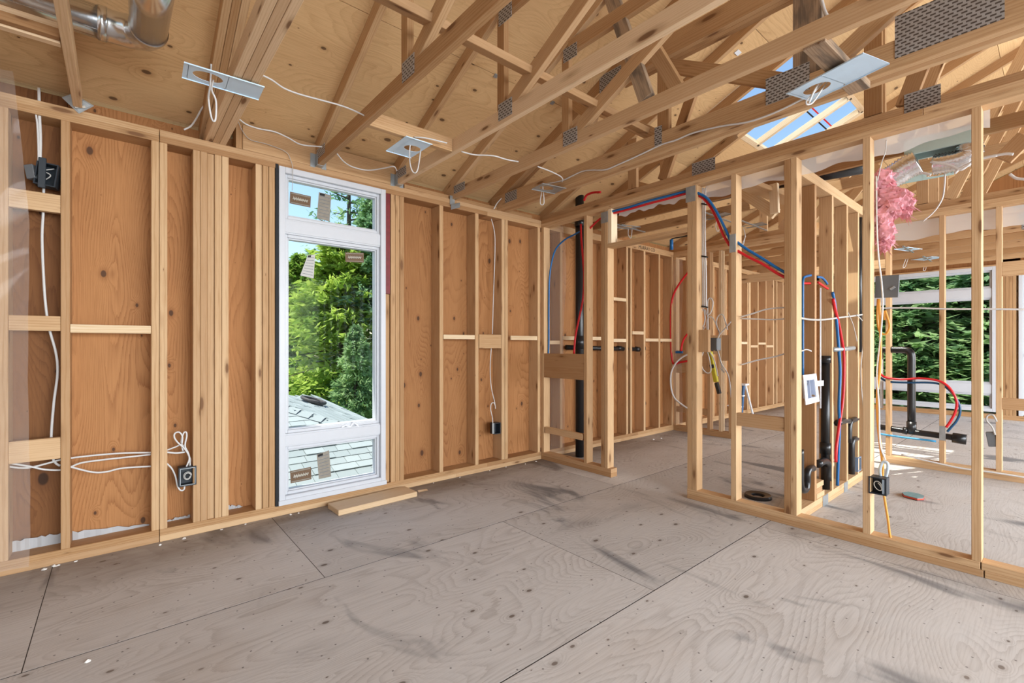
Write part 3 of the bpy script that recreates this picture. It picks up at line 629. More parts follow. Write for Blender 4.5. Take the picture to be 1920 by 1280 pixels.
qd = [PY(116, 183, YA - .004), PY(136, 176, YA - .03), PY(176, 199, YA - .03), PY(148, 213, YA - .004)]
mesh('base', qd + [p + Vector((0, 0, .003)) for p in qd], [(0, 1, 2, 3), (7, 6, 5, 4), (0, 4, 5, 1), (1, 5, 6, 2), (2, 6, 7, 3), (3, 7, 4, 0)], GALV, h)
lum('tab', h, PY(140, 200, YA - .028), PY(160, 200, YA - .028), .003, .012, (0, 0, 1), PALE, 0)
# lateral brace through the webs, nailers
lb = lum('lateral_brace', None, (.72, 1.93, 2.735), (3.0, 1.93, 2.735), .089, .038, (0, -.35, 1), LUMB)
tag(lb, 'long horizontal brace crossing the truss webs above the room', 'brace')
nb = lum('light_nailer', None, (1.151, 2.70, ZT + .048), (1.741, 2.70, ZT + .048), .038, .089, (0, 0, 1), LUM); tag(nb, 'short nailer between two trusses behind the square light bracket', 'lumber')
nb = lum('light_nailer', None, (2.32, .70, ZT + .01), (2.86, .66, ZT - .018), .089, .038, (0, 0, 1), LUMW); tag(nb, 'weathered cross block carrying the long bracket at upper right', 'lumber')
wb = lum('diagonal_brace', None, PX(1228, 95, 2.62), PX(1272, 168, 2.72), .089, .038, (1, 0, .4), LUMB); tag(wb, 'short brown diagonal brace behind the second truss chord', 'brace')
wb = lum('diagonal_brace', None, PX(1062, 182, 2.70), PX(1118, 220, 2.52), .038, .089, (0, 0, 1), LUM); tag(wb, 'pale diagonal brace crossing the web of the third truss', 'brace')
wb = lum('diagonal_brace', None, (3.52, 1.68, ZT - .02), (4.75, 1.50, 2.46), .14, .038, (0, 0, 1), LUM); tag(wb, 'broad plank sloping down above the plumbing wall', 'brace')
# ------------------------------------------------------------------ things: helpers
def cable(label, P, r=.0045, mat=None, n=6, cat='cable', name='electrical_cable', group=None, sides=6):
    o = tube(name, P, r, mat or CABLE, None, sides, n); return tag(o, label, cat, group)
def A(pts, d=.05): return [PY(x, y, YA + d) for x, y in pts]
def Bp(pts, d=.03): return [PX(x, y, XB + d) for x, y in pts]
def Zp(pts, z): return [PZ(x, y, z) for x, y in pts]
def open_box(name, parent, c, ax, up, w, h, dep, mat, inner=None, wall=.006):
    """shallow box, open to the front; ax = its width direction, front faces up x ax"""
    ax = Vector(ax).normalized(); up = Vector(up).normalized(); n = ax.cross(up)
    M = Matrix((ax, up, -n)).transposed().to_4x4() if False else Matrix((ax, up, n)).transposed().to_4x4(); M.translation = Vector(c)
    a, b = w / 2, h / 2; i, j = a - wall, b - wall
    V = [(-a, -b, 0), (a, -b, 0), (a, b, 0), (-a, b, 0), (-i, -j, 0), (i, -j, 0), (i, j, 0), (-i, j, 0), (-i, -j, -dep + wall), (i, -j, -dep + wall), (i, j, -dep + wall), (-i, j, -dep + wall), (-a, -b, -dep), (a, -b, -dep), (a, b, -dep), (-a, b, -dep)]
    Fc = []
    for k in range(4):
        l = (k + 1) % 4; Fc += [(k, l, 4 + l, 4 + k), (4 + k, 4 + l, 8 + l, 8 + k), (l, k, 12 + k, 12 + l)]
    Fc += [(8, 9, 10, 11), (15, 14, 13, 12)]
    return mesh(name, V, Fc, mat, parent, M), M
def holed_plate(name, parent, c, ax, ay, L, Wd, hx, rx, ry, mat, th=.0016):
    ax = Vector(ax).normalized(); ay = Vector(ay); ay = (ay - ax * ay.dot(ax)).normalized(); az = ax.cross(ay)
    M = Matrix((ax, ay, az)).transposed().to_4x4(); M.translation = Vector(c); n = 32; V = []; Fc = []
    x0, x1 = hx - rx - .02, hx + rx + .02
    x0 = max(x0, -L / 2); x1 = min(x1, L / 2)
    for z in (0, th):
        for k in range(n):
            a = 2 * math.pi * (k + .5) / n; V.append((hx + rx * math.cos(a), ry * math.sin(a), z))
        for k in range(n):
            a = 2 * math.pi * (k + .5) / n; cx, sy = math.cos(a), math.sin(a); s = 1 / max(abs(cx), abs(sy))
            V.append(((x0 + x1) / 2 + cx * s * (x1 - x0) / 2, sy * s * Wd / 2, z))
    for k in range(n):
        l = (k + 1) % n
        Fc += [(k, l, n + l, n + k), (2 * n + l, 2 * n + k, 3 * n + k, 3 * n + l), (l, k, 2 * n + k, 2 * n + l), (n + k, n + l, 3 * n + l, 3 * n + k)]
    pr = [(V, Fc)]
    if x1 < L / 2 - .005: pr.append(boxd(x1 - .002, L / 2, -Wd / 2, Wd / 2, 0, th))
    if x0 > -L / 2 + .005: pr.append(boxd(-L / 2, x0 + .002, -Wd / 2, Wd / 2, 0, th))
    for s in (-1, 1): pr.append(boxd(-L / 2, L / 2, s * Wd / 2 - .001, s * Wd / 2 + .001, 0, .006))
    V, Fc = multi(pr); o = mesh(name, V, Fc, mat, parent, M)
    return o, M
def light_bracket(label, corners, z, hole=-.22, loops=None, mat=None, zoff=0, group='recessed light brackets', rx=.062, ry=.045, slots=True):
    P = [PZ(x, y, z) for x, y in corners]       # left-near, right-near, right-far, left-far
    c = sum(P, Vector()) / 4; ax = (P[1] + P[2] - P[0] - P[3]) / 2; ay = (P[3] + P[2] - P[0] - P[1]) / 2
    L, Wd = ax.length, ay.length
    t = empty('light_bracket', tuple(c), label=label, cat='light bracket', group=group)
    o, M = holed_plate('bracket_plate', t, c, ax, ay, L, Wd, hole * L, min(rx, L * .3), min(ry, Wd * .36), mat or BRKT)
    if slots:
        for s in (-1, 1):
            p = M @ Vector((.13 * L, s * Wd * .30, -.001)); q = M @ Vector((.44 * L, s * Wd * .30, -.001)); lum('slot', t, p, q, .004, .001, (0, 0, 1), DARKB, 0)
    if not slots and mat is not TEAL:
        q = M @ Vector((0, 0, .006)); lum('hanger_bar', t, q - Vector((.33, 0, 0)), q + Vector((.33, 0, 0)), .02, .008, (0, 0, 1), GALV, 0)
    if loops: tube('cable_loop', loops, .0042, CABLE, t, 6)
    return t

# ------------------------------------------------------------------ round duct at upper left
D = empty('round_duct', (-.2, 3.0, 2.75), label='shiny round sheet-metal duct with an elbow at upper left', cat='duct')
dy, dz, dr = 2.98, 2.745, .073
elb = PD(287, 68, 2.02)
ex = elb.x
A0 = Vector((ex - .17, dy, dz)); Cn = Vector((ex, dy, dz)); far = PD(291, -120, 1.45); bd_ = (far - Cn).normalized(); B0 = Cn + bd_ * .17
tube('straight_run', [(-2.4, dy, dz), A0], dr, GALVD, D, 28, 1)
gores = [A0 * (1 - t) ** 2 + Cn * 2 * t * (1 - t) + B0 * t * t for t in [k / 12 for k in range(13)]]
tube('elbow', gores, [dr * (1.03 if k % 4 == 0 else 1.0) for k in range(13)], GALVD, D, 28, 1)
tube('branch_run', [B0, far], dr, GALVD, D, 28, 1)
tube('seam_collar', [A0 - Vector((.02, 0, 0)), A0 + Vector((.012, 0, 0))], dr + .004, GALVD, D, 28, 1)
tube('seam_collar', [A0 - Vector((.40, 0, 0)), A0 - Vector((.385, 0, 0))], dr + .003, GALVD, D, 28, 1)
tube('seam_collar', [B0 - bd_ * .012, B0 + bd_ * .02], dr + .004, GALVD, D, 28, 1)
tube('standing_seam', [Vector((-2.4, dy - dr * .6, dz - dr * .8)), A0 + Vector((0, -dr * .6, -dr * .8))], .003, GALVD, D, 6, 1)

# ------------------------------------------------------------------ poly sheet at the left edge
def sheet_grid(name, fn, nu, nv, mat, parent=None, smooth=True):
    V = [fn(i / nu, j / nv) for j in range(nv + 1) for i in range(nu + 1)]
    Fc = [(j * (nu + 1) + i, j * (nu + 1) + i + 1, (j + 1) * (nu + 1) + i + 1, (j + 1) * (nu + 1) + i) for j in range(nv) for i in range(nu)]
    return mesh(name, V, Fc, mat, parent, smooth=smooth)
def poly_fn(u, v):
    z = 2.62 - v * 2.58
    xr = PY(26 + 30 * min(1, v * 3.3) ** .8 + 6 * math.sin(v * 9) * v * .4, 647, YA).x
    x = -.80 + (xr + .80) * u
    y = YA - .012 - .014 * (1 + math.sin(7 * u + 11 * v)) * u - .02 * u * abs(math.sin(23 * v + 3 * u)) ** 3 - .05 * max(0, v - .93) * 10 * u
    return (x, y, z)
tag(sheet_grid('plastic_sheet', poly_fn, 26, 90, POLY), 'clear crinkled plastic sheet hanging at the left edge of the picture', 'plastic sheet')

# ------------------------------------------------------------------ wiring of the window wall
bx_ = empty('switch_box', tuple(PY(82, 325, YA)), label='black device box near the top of the wall at far left', cat='electrical box', group='black electrical boxes')
c = PY(86, 326, YA - .01)
o, M = open_box('housing', bx_, c, (1, -.18, -.12), (.12, 0, 1), .088, .125, .07, DARKB)
lum('rear_clamp', bx_, PY(54, 325, YA + .04), PY(70, 323, YA + .02), .05, .075, (0, 0, 1), GREYB); lum('nail_tab', bx_, PY(78, 352, YA), PY(80, 296, YA), .03, .02, (0, 1, 0), DARKB)
tube('wire_inside', [M @ Vector(v) for v in ((-.02, -.04, -.03), (.015, 0, -.015), (-.015, .02, -.02), (.02, .045, -.03))], .003, CABLEG, bx_, 6)
cable('white cable pair dropping from the roof into the box at far left', A([(73, 165), (74, 215), (76, 260), (75, 308)], .02), .007)
cable('short loose white cable end above the box at far left', A([(66, 206), (70, 235), (72, 280), (72, 305)], .015))
cable('white cable falling behind the left blocking below the box', A([(82, 350), (81, 400), (79, 450), (83, 540), (88, 592), (94, 622), (105, 662), (108, 700), (101, 755), (96, 822), (99, 857), (105, 868), (113, 873)], .06), .0065)
cable('upper white cable crossing the two left stud bays near the floor', A([(6, 873), (40, 877), (62, 875), (90, 868), (122, 860), (180, 853), (235, 849), (300, 848)], .055), .0055)
cable('middle white cable crossing the two left stud bays near the floor', A([(6, 866), (55, 874), (85, 880), (120, 880), (150, 868), (190, 862), (235, 857), (300, 850)], .05), .0055)
cable('lower sagging white cable in the wide stud bay near the floor', A([(122, 872), (140, 877), (175, 885), (200, 884), (232, 877), (300, 873)], .045), .0055)
ob = empty('outlet_box', tuple(PY(352, 892, YA)), label='black outlet box with coiled wires left of the five-ply stud pack', cat='electrical box', group='black electrical boxes')
o, M = open_box('housing', ob, PY(352, 893, YA - .012), (1, 0, 0), (0, 0, 1), .092, .118, .07, DARKB)
V = []; w2, h2 = .038, .051
fr = [(-w2, -h2), (w2, -h2), (w2, h2), (-w2, h2), (-w2, -h2)]
for a, b in zip(fr[:-1], fr[1:]): lum('steel_rim', ob, M @ Vector((*a, .001)), M @ Vector((*b, .001)), .003, .002, (0, -1, 0), GALV, 0)
tube('wire_coil', [M @ Vector((.022 * math.cos(t) * (1 - t / 30), .026 * math.sin(t) * (1 - t / 30), -.02 + .001 * t)) for t in [i * .5 for i in range(26)]], .0028, CABLEG, ob, 6, 2)
lum('nail_bracket', ob, PY(339, 912, YA + .02), PY(339, 875, YA + .02), .04, .008, (0, 0, 1), GREYB)
cable('white cable looped above the outlet box in the narrow bay', A([(312, 844), (328, 838), (342, 834), (352, 850), (357, 862), (354, 876)], .03))
cable('thick white loop of cable rising from the outlet box', A([(349, 876), (355, 858), (347, 842), (334, 830), (327, 820), (328, 812), (336, 810), (342, 818), (341, 832)], .015), .005)
cable('tall narrow white cable loop beside the five-ply pack', A([(343, 845), (340, 828), (344, 812), (349, 810), (350, 818), (347, 836), (354, 852), (357, 874)], .022), .005)
cable('white cable entering the narrow bay above the outlet box', A([(310, 847), (330, 849), (347, 847)], .03), .006)
cable('white cable curving under the outlet box', A([(312, 868), (322, 878), (329, 893), (333, 911), (339, 919), (345, 917), (346, 908)], .02), .005)
cable('thin white cable running down the studs right of the window', A([(921, 410), (927, 435), (928, 470), (925, 560), (923, 626)], .03))
cable('thin white cable below the blocking right of the window', A([(921, 652), (919, 690), (921, 725), (927, 752), (929, 766)], .03))
ob2 = empty('outlet_box', tuple(PY(931, 803, YA)), label='small black outlet box low on the wall near the corner', cat='electrical box', group='black electrical boxes')
open_box('housing', ob2, PY(933, 803, YA - .015), (1, 0, 0), (0, 0, 1), .075, .108, .07, DARKB); lum('steel_rim', ob2, PY(925, 813, YA - .008), PY(925, 793, YA - .008), .03, .006, (0, -1, 0), GALV)
cable('hooked white cable end above the small outlet box', A([(929, 762), (926, 755), (921, 757), (920, 768), (923, 782), (924, 794)], .012))
cable('thin dark wire hanging from the beam over the window corner', A([(446, 226), (455, 246), (470, 262), (500, 270), (535, 284), (545, 300), (549, 318), (548, 357)], -.02), .0022, CABLEG)

# ------------------------------------------------------------------ ceiling wiring and light brackets
zc1 = 2.56
light_bracket('long steel light bracket fixed under the triple-ply beam', [(340, 145), (486, 185), (495, 163), (346, 114)], 2.508, -.20,
              [PZ(396, 120, 2.56), PZ(394, 160, 2.49), PD(391, 185, 2.2), PD(397, 222, 2.2), PD(404, 224, 2.2), PD(405, 190, 2.2), PD(397, 168, 2.2), PZ(400, 150, 2.50)])
light_bracket('square steel light bracket between the two trusses over the window', [(728, 281), (771, 297), (811, 268), (757, 255)], 2.505, .14,
              [PZ(770, 262, 2.53), PD(768, 285, 3.05), PD(769, 308, 3.0), PD(775, 323, 3.0), PD(783, 318, 3.0), PD(789, 280, 3.05)])
light_bracket('long pale light bracket on the weathered block at upper right', [(1508, 199), (1650, 120), (1637, 96), (1486, 165)], 2.478, -.24,
              [PZ(1548, 150, 2.50), PD(1538, 160, 2.35), PD(1522, 178, 2.33), PD(1512, 190, 2.33), PD(1514, 196, 2.33), PD(1524, 192, 2.33), PD(1538, 172, 2.33), PD(1552, 150, 2.35), PD(1544, 146, 2.35), PD(1528, 168, 2.32), PD(1517, 193, 2.32)])
light_bracket('thin curved light bracket under the girder near the corner', [(994, 353), (1040, 363), (1062, 352), (1020, 344)], 2.50, -.1,
              [PZ(1018, 344, 2.52), PD(1015, 362, 4.0), PD(1013, 380, 4.0), PD(1017, 384, 4.0), PD(1020, 378, 4.0), PD(1018, 350, 4.0)], GALV)
cable('white cable drooping from the triple beam across to the first truss', Zp([(490, 140), (510, 150), (532, 165), (560, 176), (600, 187), (640, 198), (672, 211), (700, 226), (735, 240), (750, 248), (758, 258)], zc1))
cable('white cable from the beam along the lintel to the first hanger', Zp([(447, 222), (462, 233), (485, 241), (515, 247), (540, 258), (565, 271), (604, 275)], zc1))
cable('white cable between the two hangers above the window', Zp([(632, 288), (645, 303), (662, 313), (690, 319), (720, 315), (738, 312), (744, 320)], 2.53))
cable('white cable tail dropping left of the triple beam', A([(388, 192), (378, 204), (368, 222), (358, 236), (345, 243)], -.06), .0055)
cable('white cable linking the square bracket to the second truss', Zp([(776, 257), (800, 259), (838, 268)], 2.53))
cable('white cable between the second and third trusses', Zp([(865, 284), (890, 290), (925, 292), (950, 299), (972, 303)], 2.54), .005)
cable('white cable from the third truss down to the curved bracket', Zp([(1008, 312), (1032, 321), (1050, 330), (1055, 336), (1054, 341)], 2.53), .005)
cable('long white cable stapled along the girder chord', [PX(x, y, 2.822) for x, y in [(1022, 345), (1052, 339), (1072, 330), (1092, 321), (1110, 319), (1135, 318), (1160, 308), (1200, 290), (1240, 271), (1266, 263), (1300, 249), (1350, 237), (1400, 229), (1440, 216), (1470, 203), (1500, 188), (1512, 183)]], .0055)
cable('white cable looping behind the long bracket to the cross block', [PX(x, y, 2.80) for x, y in [(1540, 176), (1560, 170), (1590, 160), (1600, 155), (1604, 143), (1602, 138)]], .006)
cable('white cable emerging at the wall corner above the top plate', A([(926, 392), (932, 381), (942, 370), (953, 361)], -.05), .005)
cable('thick white cable entering at the top edge near the grey web', [PX(x, y, 2.6) for x, y in [(1535, -25), (1541, 3), (1548, 25), (1559, 40)]], .008)

# ------------------------------------------------------------------ plumbing and wiring around the partition
def pipe(name, label, P, r, mat, couplings=(), cat='pipe', n=1, group=None, sides=16):
    t = empty(name, tuple(P[0]), label=label, cat=cat, group=group); tube('pipe_run', P, r, mat, t, sides, n)
    for a, b in couplings: tube('coupling', [a, b], r * 1.2, mat, t, sides, 1)
    return t
vx, vy = 3.80, 3.36
pipe('vent_stack', 'tall black vent stack standing behind the corner of the partition', [(vx, vy, .0), (vx, vy, 2.9)], .046, BLACK, [((vx, vy, 1.16), (vx, vy, 1.3)), ((vx, vy, 2.48), (vx, vy, 2.56))])
yz = PY(1160, 652, YA + .05).z
pipe('drain_pipe', 'black horizontal drain through the studs of the far bay', [(3.85, YA + .05, yz + .01), (5.24, YA + .05, yz - .02)], .027, BLACK, [((4.78, YA + .05, yz - .005), (4.85, YA + .05, yz - .005)), ((5.17, YA + .05, yz - .015), (5.24, YA + .05, yz - .02))])
pipe('drain_pipe', 'thin black drop pipe at the end of the horizontal drain', [(5.335, YA + .04, yz), (5.335, YA + .04, .08)], .024, BLACK, [((5.335, YA + .04, yz - .03), (5.335, YA + .04, yz + .01))])
cable('blue water tube bending from the vent stack down to the block', Bp([(1087, 434), (1076, 440), (1058, 450), (1042, 467), (1034, 493), (1030, 525), (1029, 580), (1029, 640), (1028, 664)], .06), .0085, BLUE, cat='water tube', name='water_tube', sides=8)
cable('red water tube hanging in front of the black vent stack', Bp([(1089, 420), (1090, 450), (1093, 485), (1095, 520), (1093, 560), (1085, 600), (1079, 630), (1076, 664)], .07), .0095, RED, cat='water tube', name='water_tube', sides=8)
cable('short red water tube passing the doorway stud near the top', Bp([(1104, 430), (1112, 422), (1124, 411), (1137, 405), (1150, 400), (1160, 398)], .05), .0095, RED, cat='water tube', name='water_tube', sides=8)
cable('loose red tube lying above the partition plate near the corner', [PX(x, y, 3.62) for x, y in [(1095, 376), (1100, 366), (1112, 361), (1126, 360)]], .012, RED, cat='water tube', name='water_tube', sides=8)
cable('blue water tube running up over the doorway header', Bp([(1140, 398), (1180, 388), (1215, 377), (1250, 368), (1290, 358), (1306, 361), (1325, 371), (1340, 391), (1352, 413), (1362, 434), (1370, 452)], .02), .010, BLUE, cat='water tube', name='water_tube', sides=8)
cable('red water tube running up over the doorway header', Bp([(1140, 402), (1180, 392), (1215, 382), (1250, 373), (1290, 362), (1304, 364), (1320, 373), (1334, 391), (1346, 415), (1356, 440), (1368, 460)], .035), .010, RED, cat='water tube', name='water_tube', sides=8)
cable('blue water tube slanting down to the double stud', Bp([(1381, 453), (1400, 467), (1430, 485), (1455, 501), (1474, 512)], .03), .010, BLUE, cat='water tube', name='water_tube', sides=8)
cable('red water tube slanting down to the double stud', Bp([(1381, 469), (1400, 480), (1430, 495), (1455, 511), (1474, 521)], .03), .010, RED, cat='water tube', name='water_tube', sides=8)
def W3p(pts, d=.03): return [PY(x, y, W3Y + d) for x, y in pts]
cable('blue water tube dropping to the white outlet box', W3p([(1520, 516), (1512, 518), (1506, 522), (1505, 545), (1505, 620), (1505, 703)], .02), .009, BLUE, cat='water tube', name='water_tube', sides=8)
cable('short red tube stub behind the double stud', W3p([(1503, 531), (1510, 531), (1519, 531)], .03), .009, RED, cat='water tube', name='water_tube', sides=8)
cable('short blue tube bend in the second plumbing bay', W3p([(1532, 519), (1540, 520), (1546, 525), (1551, 532)], .02), .009, BLUE, cat='water tube', name='water_tube', sides=8)
cable('short red tube bend in the second plumbing bay', W3p([(1534, 529), (1541, 534), (1552, 541)], .02), .009, RED, cat='water tube', name='water_tube', sides=8)
cable('long red water tube falling down the plumbing wall', W3p([(1562, 560), (1566, 580), (1571, 600), (1577, 630), (1582, 665), (1582, 720), (1579, 760), (1573, 800), (1568, 840), (1567, 866)], -.012), .011, RED, cat='water tube', name='water_tube', sides=8)
cable('long blue water tube falling down the plumbing wall', W3p([(1561, 548), (1566, 575), (1570, 620), (1573, 660), (1575, 700), (1573, 760), (1574, 800), (1572, 850), (1570, 910)], -.006), .011, BLUE, cat='water tube', name='water_tube', sides=8)
# white laundry outlet box
lo = empty('laundry_outlet_box', tuple(PY(1520, 730, W3Y - .01)), label='white recessed washing machine box on the first plumbing stud', cat='outlet box')
cA, cB, cC, cD = (PY(1504.5, 703, W3Y - .004), PY(1529, 700, W3Y - .004), PY(1535, 752, W3Y - .004), PY(1509.5, 759, W3Y - .004))
ctr = (cA + cB + cC + cD) / 4; ax = ((cB + cC) - (cA + cD)) / 2; upv = ((cA + cB) - (cC + cD)) / 2
def quad_frame(nm, parent, P, inset, mat, n=Vector((0, -1, 0)), th=.006):
    c = sum(P, Vector()) / 4; I = [c + (p - c) * inset for p in P]; V = [p + n * th for p in P] + [p + n * th for p in I] + P + I
    Fc = []
    for k in range(4):
        l = (k + 1) % 4; Fc += [(k, l, 4 + l, 4 + k), (l, k, 8 + k, 8 + l), (4 + k, 4 + l, 12 + l, 12 + k)]
    mesh(nm, V, Fc, mat, parent); return I
I4 = quad_frame('face_flange', lo, [cD, cC, cB, cA], .62, WHITE)
INB = plain('grey_plastic_recess', (.50, .55, .66), .5)
back = [p + Vector((0, .025, 0)) for p in I4]
mesh('recess', I4 + back, [(4, 5, 6, 7), (0, 1, 5, 4), (1, 2, 6, 5), (2, 3, 7, 6), (3, 0, 4, 7)], INB, lo)
lum('divider', lo, (I4[0] + I4[1]) / 2 + Vector((0, .012, 0)), (I4[2] + I4[3]) / 2 + Vector((0, .012, 0)), .004, .02, (0, 1, 0), INB, 0)
lum('valve_port', lo, I4[3] * .85 + I4[2] * .15 + Vector((0, .015, -.03)), I4[3] * .6 + I4[2] * .4 + Vector((0, .015, -.03)), .015, .015, (0, 0, 1), DARKB)
lum('mounting_tab', lo, PY(1531, 719, W3Y - .005), PY(1544, 718, W3Y - .005), .003, .04, (0, 0, 1), WHITE)
# drains in the plumbing wall
s0 = PY(1548, 668, W3Y + .045); sx = s0.x
pipe('drain_stack', 'thick black drain standing in the second plumbing bay', [(sx, W3Y + .045, .08), (sx, W3Y + .045, s0.z)], .032, BLACK, [((sx, W3Y + .045, PY(1548, 850, W3Y + .045).z), (sx, W3Y + .045, PY(1548, 829, W3Y + .045).z)), ((sx, W3Y + .045, s0.z - .05), (sx, W3Y + .045, s0.z + .005))])
pipe('p_trap', 'black curved trap beside the first plumbing stud', W3p([(1500, 842), (1500, 880), (1500, 905), (1503, 917), (1510, 917), (1513, 905), (1513, 890), (1516, 880), (1524, 877)], .01), .024, BLACK, n=5)
pipe('pipe_elbow', 'black elbow joining the thick drain near the floor', W3p([(1533, 870), (1545, 864), (1552, 872), (1552, 900)], .03), .028, BLACK, n=4)
pipe('pipe_elbow', 'upper black elbow in the last plumbing bay', W3p([(1570, 793), (1580, 789), (1590, 789)], .02), .026, BLACK, n=3)
pipe('pipe_elbow', 'black elbow with a downpipe by the grey box', W3p([(1606, 785), (1598, 788), (1593, 795), (1592, 830)], .02), .022, BLACK, n=4)
pipe('pipe_elbow', 'lowest black elbow and downpipe in the plumbing wall', W3p([(1605, 822), (1600, 824), (1597, 832), (1597, 888)], .02), .024, BLACK, n=4)
pipe('vent_pipe', 'thin black vent pipe at the end of the plumbing wall', W3p([(1612, 386), (1612, 660)], .04), .018, BLACK)
pipe('supply_pipe', 'thin white vertical pipe behind the white outlet box', W3p([(1538, 540), (1538, 765)], .02), .006, WHITE)
pipe('chrome_pipe', 'short chrome pipe crossing the last plumbing bay', W3p([(1562, 655), (1585, 654), (1600, 652)], .0), .018, GALV)
gb = empty('junction_box', tuple(PY(1612, 870, W3Y)), label='small blue-grey box low at the end of the plumbing wall', cat='electrical box')
open_box('housing', gb, PY(1612, 870, W3Y - .01), (1, 0, 0), (0, 0, 1), .10, .12, .05, plain('blue_plastic_box', (.22, .30, .42), .5))
# cables of the partition
cable('upper bowed white cable between the partition studs', Bp([(1388, 594), (1410, 588), (1435, 580), (1460, 577), (1478, 577), (1482, 582)], .05), .0055)
cable('straight white cable between the partition studs', Bp([(1388, 597), (1420, 598), (1450, 599), (1485, 596)], .045), .005)
cable('lower white cable rising to the double stud', Bp([(1388, 684), (1420, 675), (1450, 669), (1470, 663), (1484, 655)], .05), .0055)
cable('white cable pair crossing the plumbing wall bays', W3p([(1500, 596), (1520, 599), (1545, 599), (1575, 595), (1600, 592), (1626, 588)], -.008), .0075, CABLEG)
cable('short bent white cable entering the first plumbing stud', W3p([(1502, 658), (1512, 655), (1521, 658)], .0))
cable('grey wires sagging at the end of the plumbing wall', W3p([(1606, 590), (1616, 600), (1622, 612), (1614, 690), (1618, 760), (1622, 800)], -.02), .004, CABLEG)
cable('thin grey wire slanting across the last plumbing stud', W3p([(1590, 585), (1600, 610), (1607, 640)], -.02), .003, CABLEG)
cable('long thin cable stretched across the middle wall studs', [PX(x, y, XM - .01) for x, y in [(1643, 578), (1700, 577), (1780, 579), (1850, 579), (1930, 580)]], .009)
cable('pale cable resting along the foot of the middle wall', [PX(x, y, XM - .05) for x, y in [(1690, 852), (1740, 864), (1800, 877), (1860, 885), (1930, 896)]], .008)
# bundle on the doorway stud
for k, dx in enumerate((0, 3, 6)):
    cable(['left', 'middle', 'right'][k] + ' strand of the white cable bundle strapped to the doorway post', Bp([(1317 + dx, 352), (1316 + dx, 400), (1316 + dx, 450), (1318 + dx, 520), (1318 + dx, 577)], .085), .0058, group='white bundle strands')
for y in (384, 482, 576): tag(tube('cable_strap', Bp([(1307, y - 1), (1316, y - 2), (1327, y)], .075), .006, INK, None, 6), 'black plastic strap holding the white bundle, ' + {384: 'topmost of three', 482: 'middle of three', 576: 'lowest of three'}[y], 'cable strap', 'bundle straps')
jb = empty('junction_box', tuple(PX(1333, 645, 3.60)), label='grey steel junction box with many white cables beside the doorway', cat='electrical box')
lum('housing', jb, PX(1318, 645, 3.56), PX(1348, 645, 3.56), .07, .10, (0, 0, 1), GREYB, .004)
for k in range(4):
    p = PX(1322 + 7 * k, 658, 3.54); lum('clamp', jb, p, p + Vector((0, 0, .02)), .012, .012, (0, 1, 0), DARKB)
L1 = [[(1319, 578), (1312, 592), (1313, 610), (1318, 612), (1322, 598), (1320, 580)],
      [(1322, 580), (1326, 590), (1333, 585), (1337, 568), (1333, 559), (1327, 564), (1327, 590), (1328, 632)],
      [(1328, 632), (1325, 605), (1330, 594), (1338, 598), (1345, 615), (1349, 624), (1346, 632)],
      [(1349, 624), (1343, 605), (1347, 592), (1355, 590), (1361, 606), (1364, 618)], [(1371, 602), (1360, 615), (1350, 626), (1346, 634)],
      [(1320, 656), (1315, 672), (1317, 690), (1326, 699), (1333, 694), (1330, 672), (1325, 655)], [(1329, 657), (1338, 672), (1343, 690), (1346, 705)],
      [(1345, 655), (1350, 672), (1354, 690), (1358, 698), (1350, 690)], [(1320, 640), (1318, 620), (1322, 612)], [(1346, 658), (1352, 680), (1366, 705), (1371, 745)]]
l1n = ['small left loop under the lowest strap', 'tall loop above the junction box', 'arched cable entering the junction box top', 'right-hand loop above the junction box', 'cable end pointing right above the junction box',
       'teardrop loop below the junction box', 'strand hanging below the junction box centre', 'strand hanging below the junction box right side', 'short strand at the junction box left side', 'long tail below the junction box towards the next stud']
for P_, l in zip(L1, l1n): cable('white ' + l, Bp(P_, .12), .0048)
# dark box, orange cable and panel beside the next stud
db = empty('switch_box', tuple(PX(1647, 910, XB + .05)), label='black box with coiled wire on the stud beside the orange cable', cat='electrical box', group='black electrical boxes')
o, M = open_box('housing', db, PX(1645, 911, XB - .004), (0, -1, 0), (0, 0, 1), .085, .10, .07, DARKB)
tube('wire_coil', [M @ Vector((.018 * math.cos(t), .026 * math.sin(t * .9), -.01)) for t in [i * .6 for i in range(14)]], .0025, PALE, db, 6, 2)
lum('steel_side', db, PX(1658, 926, XB + .03), PX(1658, 897, XB + .03), .05, .012, (0, 1, 0), BRKT)
cable('orange cable running down the stud to the black box', Bp([(1648, 560), (1651, 620), (1650, 690), (1645, 735), (1646, 790), (1650, 830), (1655, 870), (1654, 896)], .10), .0075, ORANGE)
cable('loop of orange cable near the steel panel', Bp([(1646, 560), (1645, 600), (1650, 622), (1661, 626), (1668, 612), (1664, 595), (1659, 582), (1659, 600)], .13), .006, ORANGE)
cable('orange cable tail dropping from the black box into the plate', Bp([(1657, 925), (1661, 950), (1665, 975), (1668, 1000), (1672, 1016)], .04), .0065, ORANGE)
cable('white cable following the stud past the pink insulation', Bp([(1643, 330), (1644, 420), (1647, 480), (1653, 530), (1655, 575), (1650, 640), (1644, 700), (1648, 760), (1650, 830), (1660, 862)], .095), .0045)
cable('pale blue-grey cable loop above the black box', Bp([(1652, 898), (1650, 880), (1655, 866), (1664, 868), (1664, 882), (1660, 896)], .06), .008, plain('pale_blue_jacket', (.52, .60, .66), .4))
sp = empty('steel_panel', tuple(PX(1664, 538, 3.58)), label='flat steel panel mounted high beside the stud', cat='panel')
lum('plate', sp, PX(1641, 538, 3.57), PX(1686, 536, 3.57), .012, .135, (0, 0, 1), GREYB, .003)
lum('latch', sp, PX(1669, 543, 3.555), PX(1678, 537, 3.555), .01, .014, (0, 0, 1), GALV)
